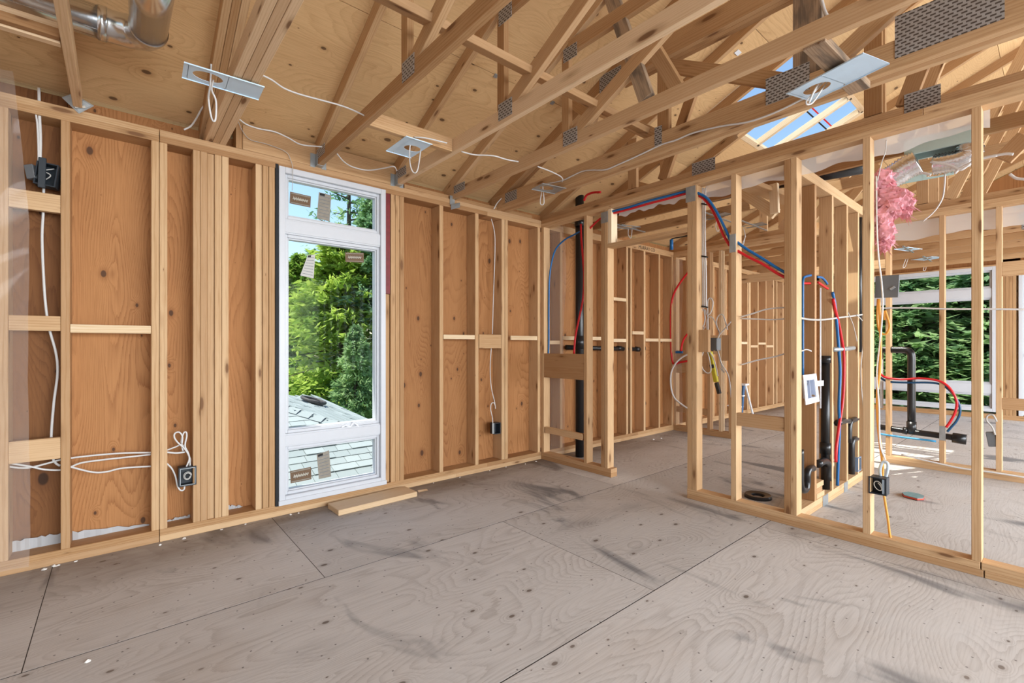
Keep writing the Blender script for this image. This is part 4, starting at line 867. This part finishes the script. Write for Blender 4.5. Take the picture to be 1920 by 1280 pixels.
# hanging wire at the top
cable('thin wire hanging diagonally beside the stud near the foil duct', Bp([(1662, 262), (1660, 285), (1653, 305), (1645, 340)], .03), .0025, CABLEG)

# milky poly strips on the backs of the plates
def strip(label, X, y0, y1, z0, z1, amp, mat=POLYW):
    fn = lambda u, v: (X + amp * math.sin(14 * u + 3 * v) * v, y0 + (y1 - y0) * u, z1 + (z0 - z1) * v + (.012 * math.sin(19 * u) + .006 * math.sin(47 * u)) * v)
    return tag(sheet_grid('plastic_strip', fn, 60, 6, mat), label, 'plastic strip')
strip('milky plastic strip stapled behind the partition top plate', XB + DB + .006, .245, 1.80, 2.345, 2.50, .008)
strip('milky plastic strip over the doorway above the header', XB + DB + .006, 1.9, 2.62, 2.38, 2.50, .006)
strip('milky plastic strip along the top of the middle wall', XM + DB + .006, -.8, 1.15, 2.27, 2.47, .01)
pc = lambda u, v: (XB + DB + .012 + .02 * math.sin(5 * u + 9 * v) * u + .02 * u, 3.55 - .22 * u - .02 * math.sin(11 * v) * u, 2.43 - 2.36 * v)
tag(sheet_grid('plastic_sheet', pc, 8, 60, POLY), 'narrow clear plastic sheet wrapped behind the corner studs', 'plastic sheet')
pc2 = lambda u, v: (XM - .02 - .01 * math.sin(12 * v + 4 * u), 3.55 - .14 * u - .015 * math.sin(9 * v), 2.40 - 2.3 * v)
tag(sheet_grid('plastic_sheet', pc2, 6, 60, POLY), 'clear plastic sheet at the start of the middle wall', 'plastic sheet')

# middle wall plumbing in front of the far window
def M3(pts, d=.045): return [PX(x, y, XM + d) for x, y in pts]
ep = empty('drain_assembly', tuple(PX(1710, 800, XM + .045)), label='black drain assembly crossing in front of the far window', cat='pipe')
tube('riser', M3([(1648, 655), (1675, 655.5), (1698, 656), (1706, 660), (1709, 668), (1709, 700), (1709, 798)]), .033, BLACK, ep, 16, 3)
tube('branch', M3([(1648, 800), (1700, 808), (1760, 816), (1796, 821)]), .029, BLACK, ep, 16, 2)
tube('coupling', M3([(1709, 790), (1709, 812)]), .04, BLACK, ep, 16, 1); tube('end_cap', M3([(1786, 820), (1812, 824)]), .048, BLACK, ep, 16, 1); tube('end_cap', M3([(1693, 806), (1702, 808)]), .037, BLACK, ep, 16, 1)
cable('red water tube looping in front of the far window', M3([(1648, 698), (1660, 707), (1690, 711), (1725, 709), (1757, 713), (1775, 722), (1788, 738), (1794, 755), (1791, 772), (1783, 788), (1774, 801)], .0), .0105, RED, cat='water tube', name='water_tube', sides=8)
cable('dark blue water tube looping in front of the far window', M3([(1648, 706), (1665, 715), (1700, 717), (1740, 717), (1765, 721), (1784, 735), (1797, 755), (1800, 772), (1794, 788), (1784, 800), (1776, 809)], .02), .010, plain('dark_blue_tube', (.01, .07, .16), .4), cat='water tube', name='water_tube', sides=8)
cable('light blue pipe lying below the black drain', M3([(1648, 813), (1690, 819), (1755, 827)], .0), .010, plain('light_blue_pipe', (.05, .28, .50), .4), cat='water tube', name='water_tube', sides=8)
pipe('supply_pipe', 'white vertical pipe left of the far window', M3([(1653, 660), (1653, 765)], .06), .015, WHITE)
gb2 = lum('junction_box', None, PX(1851, 823, XM + .03), PX(1868, 823, XM + .03), .05, .13, (0, 0, 1), GREYB, .004); tag(gb2, 'grey box on the right stud of the middle wall', 'electrical box')
cable('thin pale cable looping above the grey box', M3([(1866, 815), (1860, 800), (1850, 788), (1852, 779), (1862, 778), (1869, 790)], .0), .007, CABLEG)
for k, (y0, y1) in enumerate(((798, 826),)): 
    a, b = PX(1761, y0, XM - .004), PX(1773, y1, XM - .004); box('nail_guard_plate', wall_mid, XM - .004, XM - .001, b.y, a.y, b.z, a.z, GALV, None, 0)
cable('bent red water tube in the far closet wall', [PX(x, y, XM - .03) for x, y in [(1292, 508), (1275, 530), (1263, 552), (1258, 580), (1258, 640), (1260, 672), (1264, 682), (1275, 679), (1292, 676)]], .014, RED, cat='water tube', name='water_tube', sides=8)
cable('white hose hooped across the far closet wall', [PX(x, y, XM - .06) for x, y in [(1292, 663), (1278, 670), (1266, 682), (1258, 700), (1258, 725), (1264, 745), (1278, 758), (1292, 767)]], .013)
cable('short red tube bend on the far closet block', [PX(x, y, XM - .02) for x, y in [(1277, 658), (1279, 645), (1283, 634), (1289, 626)]], .014, RED, cat='water tube', name='water_tube', sides=8)
tag(lum('tube_clip', None, PX(1267, 660, XM - .02), PX(1280, 660, XM - .02), .02, .03, (0, 0, 1), BLUE), 'small blue fitting on the closet block', 'fitting')
# yellow level leaning in the closet, stepladder beyond
lv = empty('spirit_level', tuple(PX(1345, 720, 3.6)), label='yellow tool with a black end hanging under the junction box', cat='tool')
lum('body', lv, PX(1331, 659, 3.60), PX(1343, 716, 3.60), .032, .032, (1, 0, 0), YEL, .004); lum('grip', lv, PX(1343.2, 717, 3.60), PX(1349, 738, 3.60), .028, .028, (1, 0, 0), BLACK, .004); lum('band', lv, PX(1335.5, 683, 3.60), PX(1337, 690, 3.60), .035, .035, (1, 0, 0), BLACK, .002)
lc = PD(1384, 647, 8.0); lx, ly = lc.x, lc.y
ld = empty('step_ladder', (lx, ly, 0), label='low blue and white stepladder half hidden by a partition stud', cat='ladder')
LB = plain('ladder_blue', (.05, .12, .25), .5)
for s_ in (-.14, .14):
    lum('front_rail', ld, (lx - .2, ly + s_, 0), (lx - .05, ly + s_ * .8, .52), .03, .05, (1, 0, 0), LB); lum('rear_rail', ld, (lx + .25, ly + s_, 0), (lx + .02, ly + s_ * .8, .52), .025, .03, (1, 0, 0), WHITE)
for k in range(2): lum('step', ld, (lx - .15 + .05 * k, ly + .14, .17 + .18 * k), (lx - .15 + .05 * k, ly - .14, .17 + .18 * k), .09, .02, (0, 0, 1), WHITE)
lum('top_cap', ld, (lx - .015, ly + .16, .535), (lx - .015, ly - .16, .535), .14, .03, (0, 0, 1), WHITE)

# ------------------------------------------------------------------ above the back rooms
bp = empty('vent_pipe', (4.4, 1.5, 2.7), label='black pipe running level above the rooms behind the partition', cat='pipe')
tube('pipe_run', [PX(1150, 405, 4.35), PX(1285, 381, 4.35), PX(1400, 354, 4.35), PX(1620, 313, 4.35)], .05, BLACK, bp, 16, 2)
fd = empty('flexible_duct', tuple(PX(1690, 320, 4.0)), label='crinkled foil duct and boot above the pink insulation', cat='duct')
def ribbed(P, r, n=8, mod=.1):
    pts = smooth_pts(P, n); return pts, [r * (1 + (mod if i % 2 else -mod * .3)) for i in range(len(pts))]
def onXl(pts, X): return [PX(x, y, X) for x, y in pts]
pts, rr = ribbed(onXl([(1662, 338), (1680, 327), (1700, 314), (1722, 303)], 4.0), .075); tube('foil_sleeve', pts, rr, FOIL, fd, 18, 1)
pts, rr = ribbed(onXl([(1750, 309), (1775, 305), (1800, 300), (1818, 288), (1816, 270)], 4.1), .062); tube('foil_sleeve', pts, rr, FOIL, fd, 18, 1)
o, M = open_box('boot', fd, PZ(1765, 284, 2.462), PZ(1805, 274, 2.46) - PZ(1725, 292, 2.46), PZ(1765, 276, 2.46) - PZ(1765, 290, 2.46), .36, .16, .10, TEAL, wall=.018)
tube('boot_opening', [M @ Vector((.045 * math.cos(a) * 2, .045 * math.sin(a), -.06)) for a in [i * math.pi / 12 for i in range(25)]], .012, BLACK, fd, 6, 1)
light_bracket('pale green light bracket hanging beside the foil duct', [(1684, 345), (1792, 325), (1786, 316), (1690, 334)], 2.47, .2, onXl([(1772, 325), (1771, 345), (1768, 368), (1760, 385), (1748, 400), (1730, 415)], 4.0), TEAL, slots=False)
for k, (P_, l) in enumerate((([(1745, 303), (1780, 310), (1800, 318), (1812, 312), (1830, 300), (1880, 289), (1900, 289)], 'white cables sweeping right from the foil duct'), ([(1790, 325), (1800, 316), (1815, 308), (1840, 297), (1870, 291)], 'second white cable sweeping right from the green bracket'), ([(1893, 326), (1905, 334), (1922, 336)], 'short white cable curving at the right edge below the truss'), ([(1700, 322), (1715, 326), (1730, 324), (1745, 328)], 'short white cable between the foil duct and the green bracket'))):
    cable(l, onXl(P_, 4.0), .008)
# pink insulation: a torn hanging batt
def insulation():
    t = empty('insulation_batt', tuple(PX(1665, 400, 3.57)), label='torn pink fibreglass batt hanging beside the stud', cat='insulation')
    R = random.Random(11); lobes = [(1654, 335, .055), (1656, 350, .06), (1658, 368, .065), (1668, 372, .07), (1680, 376, .07), (1690, 378, .065), (1698, 384, .045), (1660, 390, .06), (1674, 392, .055), (1656, 408, .05), (1700, 396, .03), (1696, 402, .025), (1653, 425, .055), (1660, 432, .05), (1654, 446, .045), (1664, 452, .035), (1658, 462, .03)]
    for i, (x, y, r) in enumerate(lobes):
        c = PX(x, y, 3.57 + R.uniform(-.03, .03)); bm = bmesh.new(); bmesh.ops.create_icosphere(bm, subdivisions=3, radius=r * .92)
        for v in bm.verts:
            d = v.co.normalized(); k = 1 + .28 * math.sin(9 * d.x + i) * math.sin(8 * d.z + 2 * i) + .22 * math.sin(21 * d.y + 3 * i) * math.sin(17 * d.z) + R.uniform(-.04, .04)
            v.co = Vector((v.co.x * .7, v.co.y, v.co.z * 1.1)) * k
        m = bpy.data.meshes.new('tuft'); bm.to_mesh(m); bm.free(); m.materials.append(PINK); link(bpy.data.objects.new('tuft', m), t, Matrix.Translation(c))
    V = []; Fc = []
    for i in range(260):
        x, y, r = R.choice(lobes); c = PX(x, y, 3.56); d = Vector((R.gauss(0, .6), R.gauss(0, 1), R.gauss(0, 1))).normalized()
        p = c + d * r * .8; q = p + (d + Vector((0, 0, -.5))) * R.uniform(.015, .05); s = d.orthogonal() * .004; o = len(V); V += [p - s, p + s, q]; Fc.append((o, o + 1, o + 2))
    o = mesh('loose_fibres', V, Fc, PINK, t); o['kind'] = 'stuff'
insulation()
light_bracket('first small bracket with hanging wire in the far room', [(1684, 466), (1714, 471), (1719, 466), (1694, 463)], 2.512, 0, [PD(1703, 468, 7.2), PD(1698, 486, 7.2), PD(1693, 500, 7.2), PD(1697, 500, 7.2), PD(1702, 486, 7.2), PD(1706, 470, 7.2)], slots=False)
light_bracket('second small bracket with hanging wire in the far room', [(1717, 489), (1760, 484), (1758, 478), (1722, 486)], 2.512, 0, [PD(1738, 486, 8.0), PD(1734, 497, 8.0), PD(1731, 506, 8.0), PD(1735, 506, 8.0), PD(1738, 494, 8.0)], slots=False)
light_bracket('grey bracket above the doorway', [(1153, 425), (1190, 431), (1198, 424), (1165, 421)], 2.512, 0, [PD(1178, 428, 5.2), PD(1178, 440, 5.2), PD(1183, 446, 5.2), PD(1185, 430, 5.2)], GALV, slots=False)
light_bracket('grey bracket behind the blue and red tubes', [(1318, 413), (1368, 402), (1362, 396), (1325, 408)], 2.512, -.2, [PD(1344, 410, 5.0), PD(1342, 425, 5.0), PD(1346, 434, 5.0), PD(1350, 424, 5.0), PD(1348, 410, 5.0)], GALV, slots=False)
light_bracket('grey bracket between the partition studs near the roof', [(1390, 428), (1436, 421), (1432, 415), (1400, 423)], 2.512, -.2, [PD(1394, 428, 5.2), PD(1397, 440, 5.2), PD(1395, 455, 5.2), PD(1392, 458, 5.2), PD(1398, 442, 5.2)], GALV, slots=False)
# stamped lumber piece over the doorway bay
fc = bpy.data.curves.new('stamp', 'FONT'); fc.body = 'MURRAY CO'; fc.size = .065; fc.align_x = 'CENTER'; fc.align_y = 'CENTER'; fc.extrude = .0004
fo = bpy.data.objects.new('stamp_src', fc); COL.objects.link(fo)
me = bpy.data.meshes.new_from_object(fo.evaluated_get(bpy.context.evaluated_depsgraph_get())); bpy.data.objects.remove(fo); me.materials.append(INK)
a_ = Vector((1, 0, 0)); z_ = Vector((0, -1, 0)); y_ = z_.cross(a_)
Mt = Matrix((a_, y_, z_)).transposed().to_4x4(); Mt.translation = Vector((5.35, YA - .0008, ZT - .038))
link(bpy.data.objects.new('stamp', me), wall_left, Mt)
tag(tube('tube_end', [PX(1259, 449, 4.2), PX(1259, 468, 4.2)], .017, BLUE, None, 10, 1), 'short blue tube end hanging over the doorway', 'water tube')
cable('thin dark hose joining the hanging blue tube end', [PX(x, y, 4.2) for x, y in [(1259, 448), (1266, 446), (1278, 444), (1292, 441)]], .006, INK)

# ------------------------------------------------------------------ on the floor
bd = lum('wood_offcut', None, (1.18, 3.385, .0195), (1.81, 3.405, .0195), .20, .039, (0, 0, 1), LUMP, .003); tag(bd, 'pale offcut of wide board lying on the floor under the window', 'board')
def ring(name, c, R0, r0, h, mat, label, cat):
    n = 40; V = []; Fc = []
    prof = [(R0, 0), (R0, h * .6), (R0 * .93, h), (r0 * 1.12, h * .8), (r0, h * .5), (r0, 0)]
    for k in range(n):
        a = 2 * math.pi * k / n
        for rr_, zz in prof: V.append((c[0] + rr_ * math.cos(a), c[1] + rr_ * math.sin(a), zz))
    m_ = len(prof)
    for k in range(n):
        l = (k + 1) % n
        for j in range(m_): j2 = (j + 1) % m_; Fc.append((k * m_ + j, l * m_ + j, l * m_ + j2, k * m_ + j2))
    return tag(mesh(name, V, Fc, mat, None), label, cat)
ring('pipe_flange', (3.855, 1.55), .098, .045, .026, BLACK, 'black plastic ring lying on the floor behind the partition', 'flange')
pd = empty('sanding_pad', (4.79, .76, 0), label='flat red and blue-grey pad lying on the bathroom floor', cat='pad')
def pad(zz, sc, mat, nm, th=.009):
    out = [(-.5, -.28), (-.2, -.5), (.3, -.45), (.5, -.1), (.42, .3), (0, .5), (-.42, .32)]
    V = [(4.79 + x * .16 * sc + y * .02, .76 + y * .14 * sc, zz) for x, y in out] + [(4.79 + x * .16 * sc + y * .02, .76 + y * .14 * sc, zz + th) for x, y in out]; n = len(out)
    mesh(nm, V, [tuple(range(n))[::-1], tuple(range(n, 2 * n))] + [(k, (k + 1) % n, n + (k + 1) % n, n + k) for k in range(n)], mat, pd)
pad(0, 1.0, DARKB, 'base', .005); pad(.005, 1.0, plain('orange_red_plastic', (.55, .07, .03), .5), 'middle', .012); pad(.017, .98, plain('teal_grey_paper', (.20, .33, .34), .7, noise=.3), 'top', .004)
R = random.Random(5)
spots = [(82, 1068, .018), (102, 1060, .022), (110, 1057, .014), (165, 1240, .016), (150, 1010, .012), (560, 962, .012), (545, 965, .016), (905, 878, .014), (940, 873, .012), (1005, 865, .02), (985, 870, .012), (845, 888, .012), (800, 900, .010), (1225, 824, .03), (1240, 822, .02), (300, 1022, .014), (345, 1010, .018), (415, 992, .012), (460, 983, .012)]
wh = ['left-hand corner of the plastic sheet', 'foot of the first stud bay', 'foot of the first stud bay, smallest', 'open floor at lower left', 'wide stud bay plate', 'black membrane foot', 'window corner', 'third bay right of the window', 'pair of studs near the corner', 'partition corner', 'last bay before the corner', 'stud right of the window', 'end of the offcut board', 'far bay drop pipe', 'far bay drop pipe, right one', 'plate joint', 'narrow bay plate', 'five-ply pack foot', 'second narrow bay plate']
for (x, y, s), w_ in zip(spots, wh):
    c = PZ(x, y, 0); c.y = min(c.y, YA - .02); bm = bmesh.new(); bmesh.ops.create_icosphere(bm, subdivisions=1, radius=s * .6)
    for v in bm.verts: v.co = Vector((v.co.x * R.uniform(.6, 1.5), v.co.y * R.uniform(.5, 1), max(v.co.z * R.uniform(.3, .9), -.002)))
    zmin = min(v.co.z for v in bm.verts)
    for v in bm.verts: v.co.z -= zmin
    m = bpy.data.meshes.new('debris_chip'); bm.to_mesh(m); bm.free(); m.materials.append(DEBRIS); tag(link(bpy.data.objects.new('debris_chip', m), None, Matrix.Translation(c)), 'white crumb of debris on the floor at the ' + w_, 'debris', 'white debris crumbs')
sc_ = mesh('sun_sliver', [tuple(PZ(785, 923, .001)), tuple(PZ(803, 919, .001)), tuple(PZ(800, 916, .001)), tuple(PZ(783, 919, .006))], [(0, 1, 2, 3)], LUMP); tag(sc_, 'thin pale sliver painted as sunlight at the end of the offcut board', 'debris')  # pale sliver stands in for a small sun patch on the floor

# ------------------------------------------------------------------ outdoors
GZ = -3.3
def grass_mat():
    m, N, L, B = newmat('lawn'); tc = N.new('ShaderNodeTexCoord'); n = nd(N, 'ShaderNodeTexNoise', i_Scale=3.0, i_Detail=6.0); L.new(tc.outputs['Object'], n.inputs[0])
    L.new(mixc(N, L, n.outputs[0], (.05, .12, .025), (.13, .22, .05)), B.inputs['Base Color']); B.inputs['Roughness'].default_value = .9; return m
gr = mesh('ground', [(-60, 5, GZ), (90, 5, GZ), (90, 110, GZ), (-60, 110, GZ), (12, -60, GZ), (90, -60, GZ), (90, 5, GZ), (12, 5, GZ)], [(0, 1, 2, 3), (4, 5, 6, 7)], grass_mat()); tag(gr, 'lawn far below the windows', None, None, 'structure')
def leaf_mat(name, c0, c1):
    m, N, L, B = newmat(name); oi = N.new('ShaderNodeObjectInfo'); g = N.new('ShaderNodeNewGeometry'); n = nd(N, 'ShaderNodeTexNoise', i_Scale=.9, i_Detail=3.0); L.new(g.outputs['Position'], n.inputs[0])
    rp = nd(N, 'ShaderNodeTexWhiteNoise'); 
    f = mth(N, L, 'ADD', mth(N, L, 'MULTIPLY', ramp(N, L, n.outputs[0], .3, .7), .6), mth(N, L, 'MULTIPLY', g.outputs['Random Per Island'], .45), clamp=True)
    c = mixc(N, L, f, c0, c1); L.new(c, B.inputs['Base Color']); B.inputs['Roughness'].default_value = .6; B.inputs['Specular IOR Level'].default_value = .2
    tl = N.new('ShaderNodeBsdfTranslucent'); L.new(c, tl.inputs[0]); mx = N.new('ShaderNodeMixShader'); mx.inputs[0].default_value = .5; L.new(B.outputs[0], mx.inputs[1]); L.new(tl.outputs[0], mx.inputs[2]); L.new(mx.outputs[0], N['Material Output'].inputs[0]); return m
LEAFY = leaf_mat('yellow_green_needles', (.10, .24, .03), (.60, .72, .14)); LEAFD = leaf_mat('deep_green_needles', (.06, .20, .10), (.48, .66, .32)); LEAFB = leaf_mat('cedar_green_leaves', (.05, .17, .06), (.52, .68, .30))
BARK = plain('bark', (.12, .085, .065), .9, noise=.5, nscale=12, bump=.4)
def tree_meshes(seed, H, Rb, nb, sprays, leafmat, droop=.25, size=.16, base=.12, power=1.0):
    rng = np.random.default_rng(seed); V = []; trunk = tube_data([(0, 0, 0), (.05, .03, H * .5), (0, 0, H)], [.16 * H / 8, .09 * H / 8, .01], 8); bparts = [trunk]
    allp = []
    for b in range(nb):
        t = rng.uniform(base, 1) ** .9; z = H * t; Ln = Rb * ((1 - t) ** power * .95 + .06) * rng.uniform(.75, 1.15); az = rng.uniform(0, 2 * math.pi)
        d = np.array([math.cos(az), math.sin(az), 0]); e0 = rng.uniform(.0, .35) * (t > .5) - .05
        s = np.linspace(.15, 1, sprays); pos = d[None] * (Ln * s)[:, None]; pos[:, 2] = z + Ln * (e0 * s - droop * s ** 2 + .12 * s ** 4)
        side = np.array([-d[1], d[0], 0]); pos += side[None] * rng.normal(0, .22, (sprays, 1)) * (Ln * (1.15 - s * .7))[:, None] ; pos[:, 2] += rng.normal(0, .07, sprays)
        allp.append((pos, np.repeat(d[None], sprays, 0)))
        if b % 3 == 0:
            q = [(0, 0, z), tuple(d * Ln * .5 + np.array([0, 0, z + Ln * (.5 * e0 - droop * .25)])), tuple(d * Ln * .9 + np.array([0, 0, z + Ln * (.9 * e0 - droop * .8)]))]
            bparts.append(tube_data(q, [.03, .018, .006], 4, False))
    P = np.concatenate([a for a, _ in allp]); D = np.concatenate([b for _, b in allp]); n = len(P)
    rd = rng.normal(0, .55, (n, 3)); ax = D + rd; ax[:, 2] -= .1; ax /= np.linalg.norm(ax, axis=1)[:, None]
    up = np.tile([0, 0, 1.0], (n, 1)) + rng.normal(0, .6, (n, 3)); w = np.cross(ax, up); w /= np.linalg.norm(w, axis=1)[:, None] + 1e-6
    l = rng.uniform(.6, 1.5, (n, 1)) * size; ww = l * rng.uniform(.16, .34, (n, 1))
    Q = np.empty((n, 4, 3)); Q[:, 0] = P - ax * l * .4; Q[:, 1] = P + w * ww; Q[:, 2] = P + ax * l; Q[:, 3] = P - w * ww
    m = bpy.data.meshes.new('foliage'); m.vertices.add(n * 4); m.vertices.foreach_set('co', Q.reshape(-1)); m.loops.add(n * 4); m.loops.foreach_set('vertex_index', np.arange(n * 4, dtype=np.int32))
    m.polygons.add(n); m.polygons.foreach_set('loop_start', np.arange(0, n * 4, 4, dtype=np.int32)); m.polygons.foreach_set('loop_total', np.full(n, 4, dtype=np.int32)); m.update(calc_edges=True); m.validate(); m.materials.append(leafmat)
    tv, tf = multi(bparts); k = bpy.data.meshes.new('trunk'); k.from_pydata([tuple(v) for v in tv], [], tf); k.materials.append(BARK); k.update()
    return m, k
def put_tree(ms, loc, rz, sc, label, group):
    t = empty('tree', tuple(loc), label=label, cat='tree', group=group)
    M = Matrix.Translation(loc) @ Matrix.Rotation(rz, 4, 'Z') @ Matrix.Diagonal((sc[0], sc[0], sc[1], 1))
    f = link(bpy.data.objects.new('foliage', ms[0]), t, M); f['kind'] = 'stuff'; link(bpy.data.objects.new('trunk', ms[1]), t, M)
PINE = tree_meshes(3, 9.0, 2.9, 330, 60, LEAFY, .18, .17, .10, .75)
SPRU = tree_meshes(5, 10.0, 2.4, 300, 60, LEAFD, .35, .16, .05, .9)
CEDR = tree_meshes(9, 8.0, 2.2, 330, 60, LEAFB, .30, .15, .02, .7)
BARE = tree_meshes(12, 11.0, 2.3, 110, 16, LEAFD, -.15, .14, .45, .6)
def at_ground(px, d): p = PD(px, 647, d); p.z = GZ; return p
for ms, px, d, rz, sc, l in ((PINE, 640, 15.5, .3, (1.1, .93), 'bright yellow-green pine filling the middle of the tall window'), (PINE, 560, 19, 2.1, (1.15, .90), 'pine at the left side of the tall window'),
                             (BARE, 655, 17, 1.0, (1.1, 1.12), 'tall thin tree whose tip shows in the top pane'), (SPRU, 705, 16, .5, (1.2, 1.0), 'dark spruce at the right side of the tall window'), (CEDR, 668, 12.5, 2.5, (.55, .62), 'small pointed cedar right of the grey roof'),
                             (CEDR, 520, 18, .9, (1.2, .75), 'low bushy tree behind the left end of the grey roof'), (SPRU, 610, 24, 2.9, (1.5, .80), 'background spruce behind the pines'), (SPRU, 480, 22, .2, (1.3, .7), 'background spruce left of the window view'), (CEDR, 760, 19, 1.3, (1.3, 1.0), 'background cedar right of the window view')):
    put_tree(ms, at_ground(px, d), rz, sc, l, 'trees behind the tall window')
k = 0
for ms, px, d, rz, sc, l in ((CEDR, 1700, 12.6, .3, (1.5, .80), 'leafy cedar left of centre in the far window'), (SPRU, 1790, 13.2, 1.8, (1.5, .70), 'dark spruce in the middle of the far window'), (SPRU, 1850, 12.0, .8, (1.4, .72), 'dark spruce at the right of the far window'),
                             (CEDR, 1745, 15.5, 2.4, (1.6, .92), 'tall cedar behind the far window spruces'), (SPRU, 1660, 14.5, 2.9, (1.5, .70), 'spruce at the left edge of the far window'), (SPRU, 1900, 13.5, 1.2, (1.6, .78), 'spruce behind the glazed door'), (SPRU, 1820, 17, .1, (1.8, .85), 'large spruce filling the background of the far window'), (SPRU, 1720, 18, .6, (1.9, .86), 'second large background spruce of the far window')):
    put_tree(ms, at_ground(px, d), rz, sc, l, 'trees behind the far window')
# neighbouring shingled roof
def shingle_mat():
    m, N, L, B = newmat('pale_shingles'); g = N.new('ShaderNodeNewGeometry'); tc = N.new('ShaderNodeTexCoord'); n = nd(N, 'ShaderNodeTexNoise', i_Scale=40.0, i_Detail=4.0); L.new(tc.outputs['Object'], n.inputs[0])
    c = mixc(N, L, g.outputs['Random Per Island'], (.30, .335, .325), (.42, .455, .44)); L.new(mixc(N, L, mth(N, L, 'MULTIPLY', n.outputs[0], .3), c, (.25, .28, .28)), B.inputs['Base Color']); B.inputs['Roughness'].default_value = .9; return m
SHING = shingle_mat()
nr = empty('neighbour_roof', (2.2, 7, -.5), label='pale grey shingled roof seen below through the tall window', cat='roof')
def roof_face(c0, u, v, nu, nv, su, sv, nm, keep=None, seed=1):
    """shingle tabs laid in courses: c0 top-left, u along the course, v down the slope"""
    R = random.Random(seed); u = Vector(u).normalized(); v = Vector(v).normalized(); n = u.cross(v).normalized(); n = n if n.z > 0 else -n; pr = []
    for j in range(nv):
        x = -R.random() * su
        while x < nu:
            w = su * R.uniform(.6, 1.3); th = R.choice((.006, .006, .014)); p = Vector(c0) + u * x + v * (j * sv); q = p + u * (w - .006); 
            if keep is None or keep(p + u * w / 2 + v * sv / 2):
                t0 = n * .001; t1 = n * (th + .004); dn = v * (sv * 1.12)
                Vv = [p + t0, q + t0, q + dn + t1 * 1.0, p + dn + t1, p + t0 - n * .012, q + t0 - n * .012, q + dn - n * .002, p + dn - n * .002]
                pr.append((Vv, [(0, 3, 2, 1), (4, 5, 6, 7), (0, 1, 5, 4), (1, 2, 6, 5), (2, 3, 7, 6), (3, 0, 4, 7)]))
            x += w
    V, Fc = multi(pr); o = mesh(nm, V, Fc, SHING, nr); o['kind'] = 'stuff'
# two faces meeting along a hip
Q0 = PD(582, 778, 7.0); hipd = Vector((1, -1, -.42)).normalized(); P42 = .42
R2 = PD(592, 741, 9.6); Hq = Q0 - hipd * 2.2; Hp = Q0 + hipd * 3.0
nrm1 = Vector((0, -P42, 1)).normalized()
def side_of_hip(p): return ((p - Q0).cross(hipd)).z
DECK = plain('roof_deck_felt', (.16, .17, .17), .9)
f1 = [Hq, Hp, Hp + Vector((-7, 0, 0)), Hq + Vector((-7, 0, 0))]
e = lambda p: p - Vector((0, 0, .05))
mesh('deck', [e(p) for p in (Q0 - hipd * 2.2, Q0 + hipd * 3.0, Q0 + hipd * 3.0 - Vector((7, 0, 0)), Q0 - hipd * 2.2 - Vector((7, 0, 0)))] , [(0, 1, 2, 3)], DECK, nr)
vdn = Vector((0, -1, -P42)).normalized()
roof_face(Q0 - hipd * 2.2 - Vector((6, 0, 0)), (1, 0, 0), vdn, 9.5, 30, .26, .145, 'shingles', lambda p: side_of_hip(p) < 0 if side_of_hip(Q0 - Vector((1, 0, 0))) < 0 else side_of_hip(p) > 0, 2)
R3 = PD(716, 795, 8.4)
n2 = (Hp - Q0).cross(R2 - Q0).normalized(); n2 = n2 if n2.z > 0 else -n2
cR = R2 + (R2 - PD(500, 741.5, 9.6)).normalized() * 0
def on2(px, py):
    r = ray(px, py); c = Vector((0, 0, EYE)); s = (Q0 - c).dot(n2) / r.dot(n2); return c + r * s
E2 = [on2(500, 742), R2, on2(700, 789), Hp, Hq]
mesh('deck', [p - n2 * .03 for p in (on2(520, 745), R2, on2(692, 786), on2(720, 812), Q0 + hipd * .6, Q0, Q0 - hipd * 1.2)], [(0, 1, 2, 3, 4, 5, 6)], DECK, nr)
u2 = (on2(692, 786) - R2).normalized(); v2 = n2.cross(u2).normalized(); v2 = v2 if v2.dot(Q0 - R2) > 0 else -v2
sgn = side_of_hip(R2)
roof_face(R2 - u2 * 2.5, u2, v2, 7.5, 26, .30, .15, 'shingles', lambda p: side_of_hip(p) * sgn > 0 and (EYE - p.z) / (p.x * SA + p.y * CA) * F > 94, 3)
for k in range(26):
    p = Q0 - hipd * 2.0 + hipd * (.2 * k); q = p + hipd * .24
    s = (n2 + nrm1).normalized(); w_ = hipd.cross(s).normalized() * .13
    V = [p + s * .02, p - w_ - s * .02, q - w_ - s * .005, q + s * .045, q + w_ - s * .005, p + w_ - s * .02]
    mesh('hip_cap', V, [(0, 1, 2, 3), (0, 3, 4, 5)], SHING, nr)
vt = empty('roof_vent', tuple(on2(586, 756)), label='dark oval vent on the neighbouring roof', cat='vent')
cc = on2(586, 756); tube('vent_rim', [cc + (u2 * math.cos(a) * .20 + v2 * math.sin(a) * .20) + n2 * .06 for a in [i * math.pi / 12 for i in range(25)]], .028, plain('brown_vent', (.07, .06, .055), .6), vt, 8, 1)
mesh('vent_cap', [cc + (u2 * math.cos(a) * .16 + v2 * math.sin(a) * .16) + n2 * .05 for a in [i * math.pi / 12 for i in range(24)]], [tuple(range(24))], plain('grey_vent_cap', (.22, .20, .19), .7), vt)
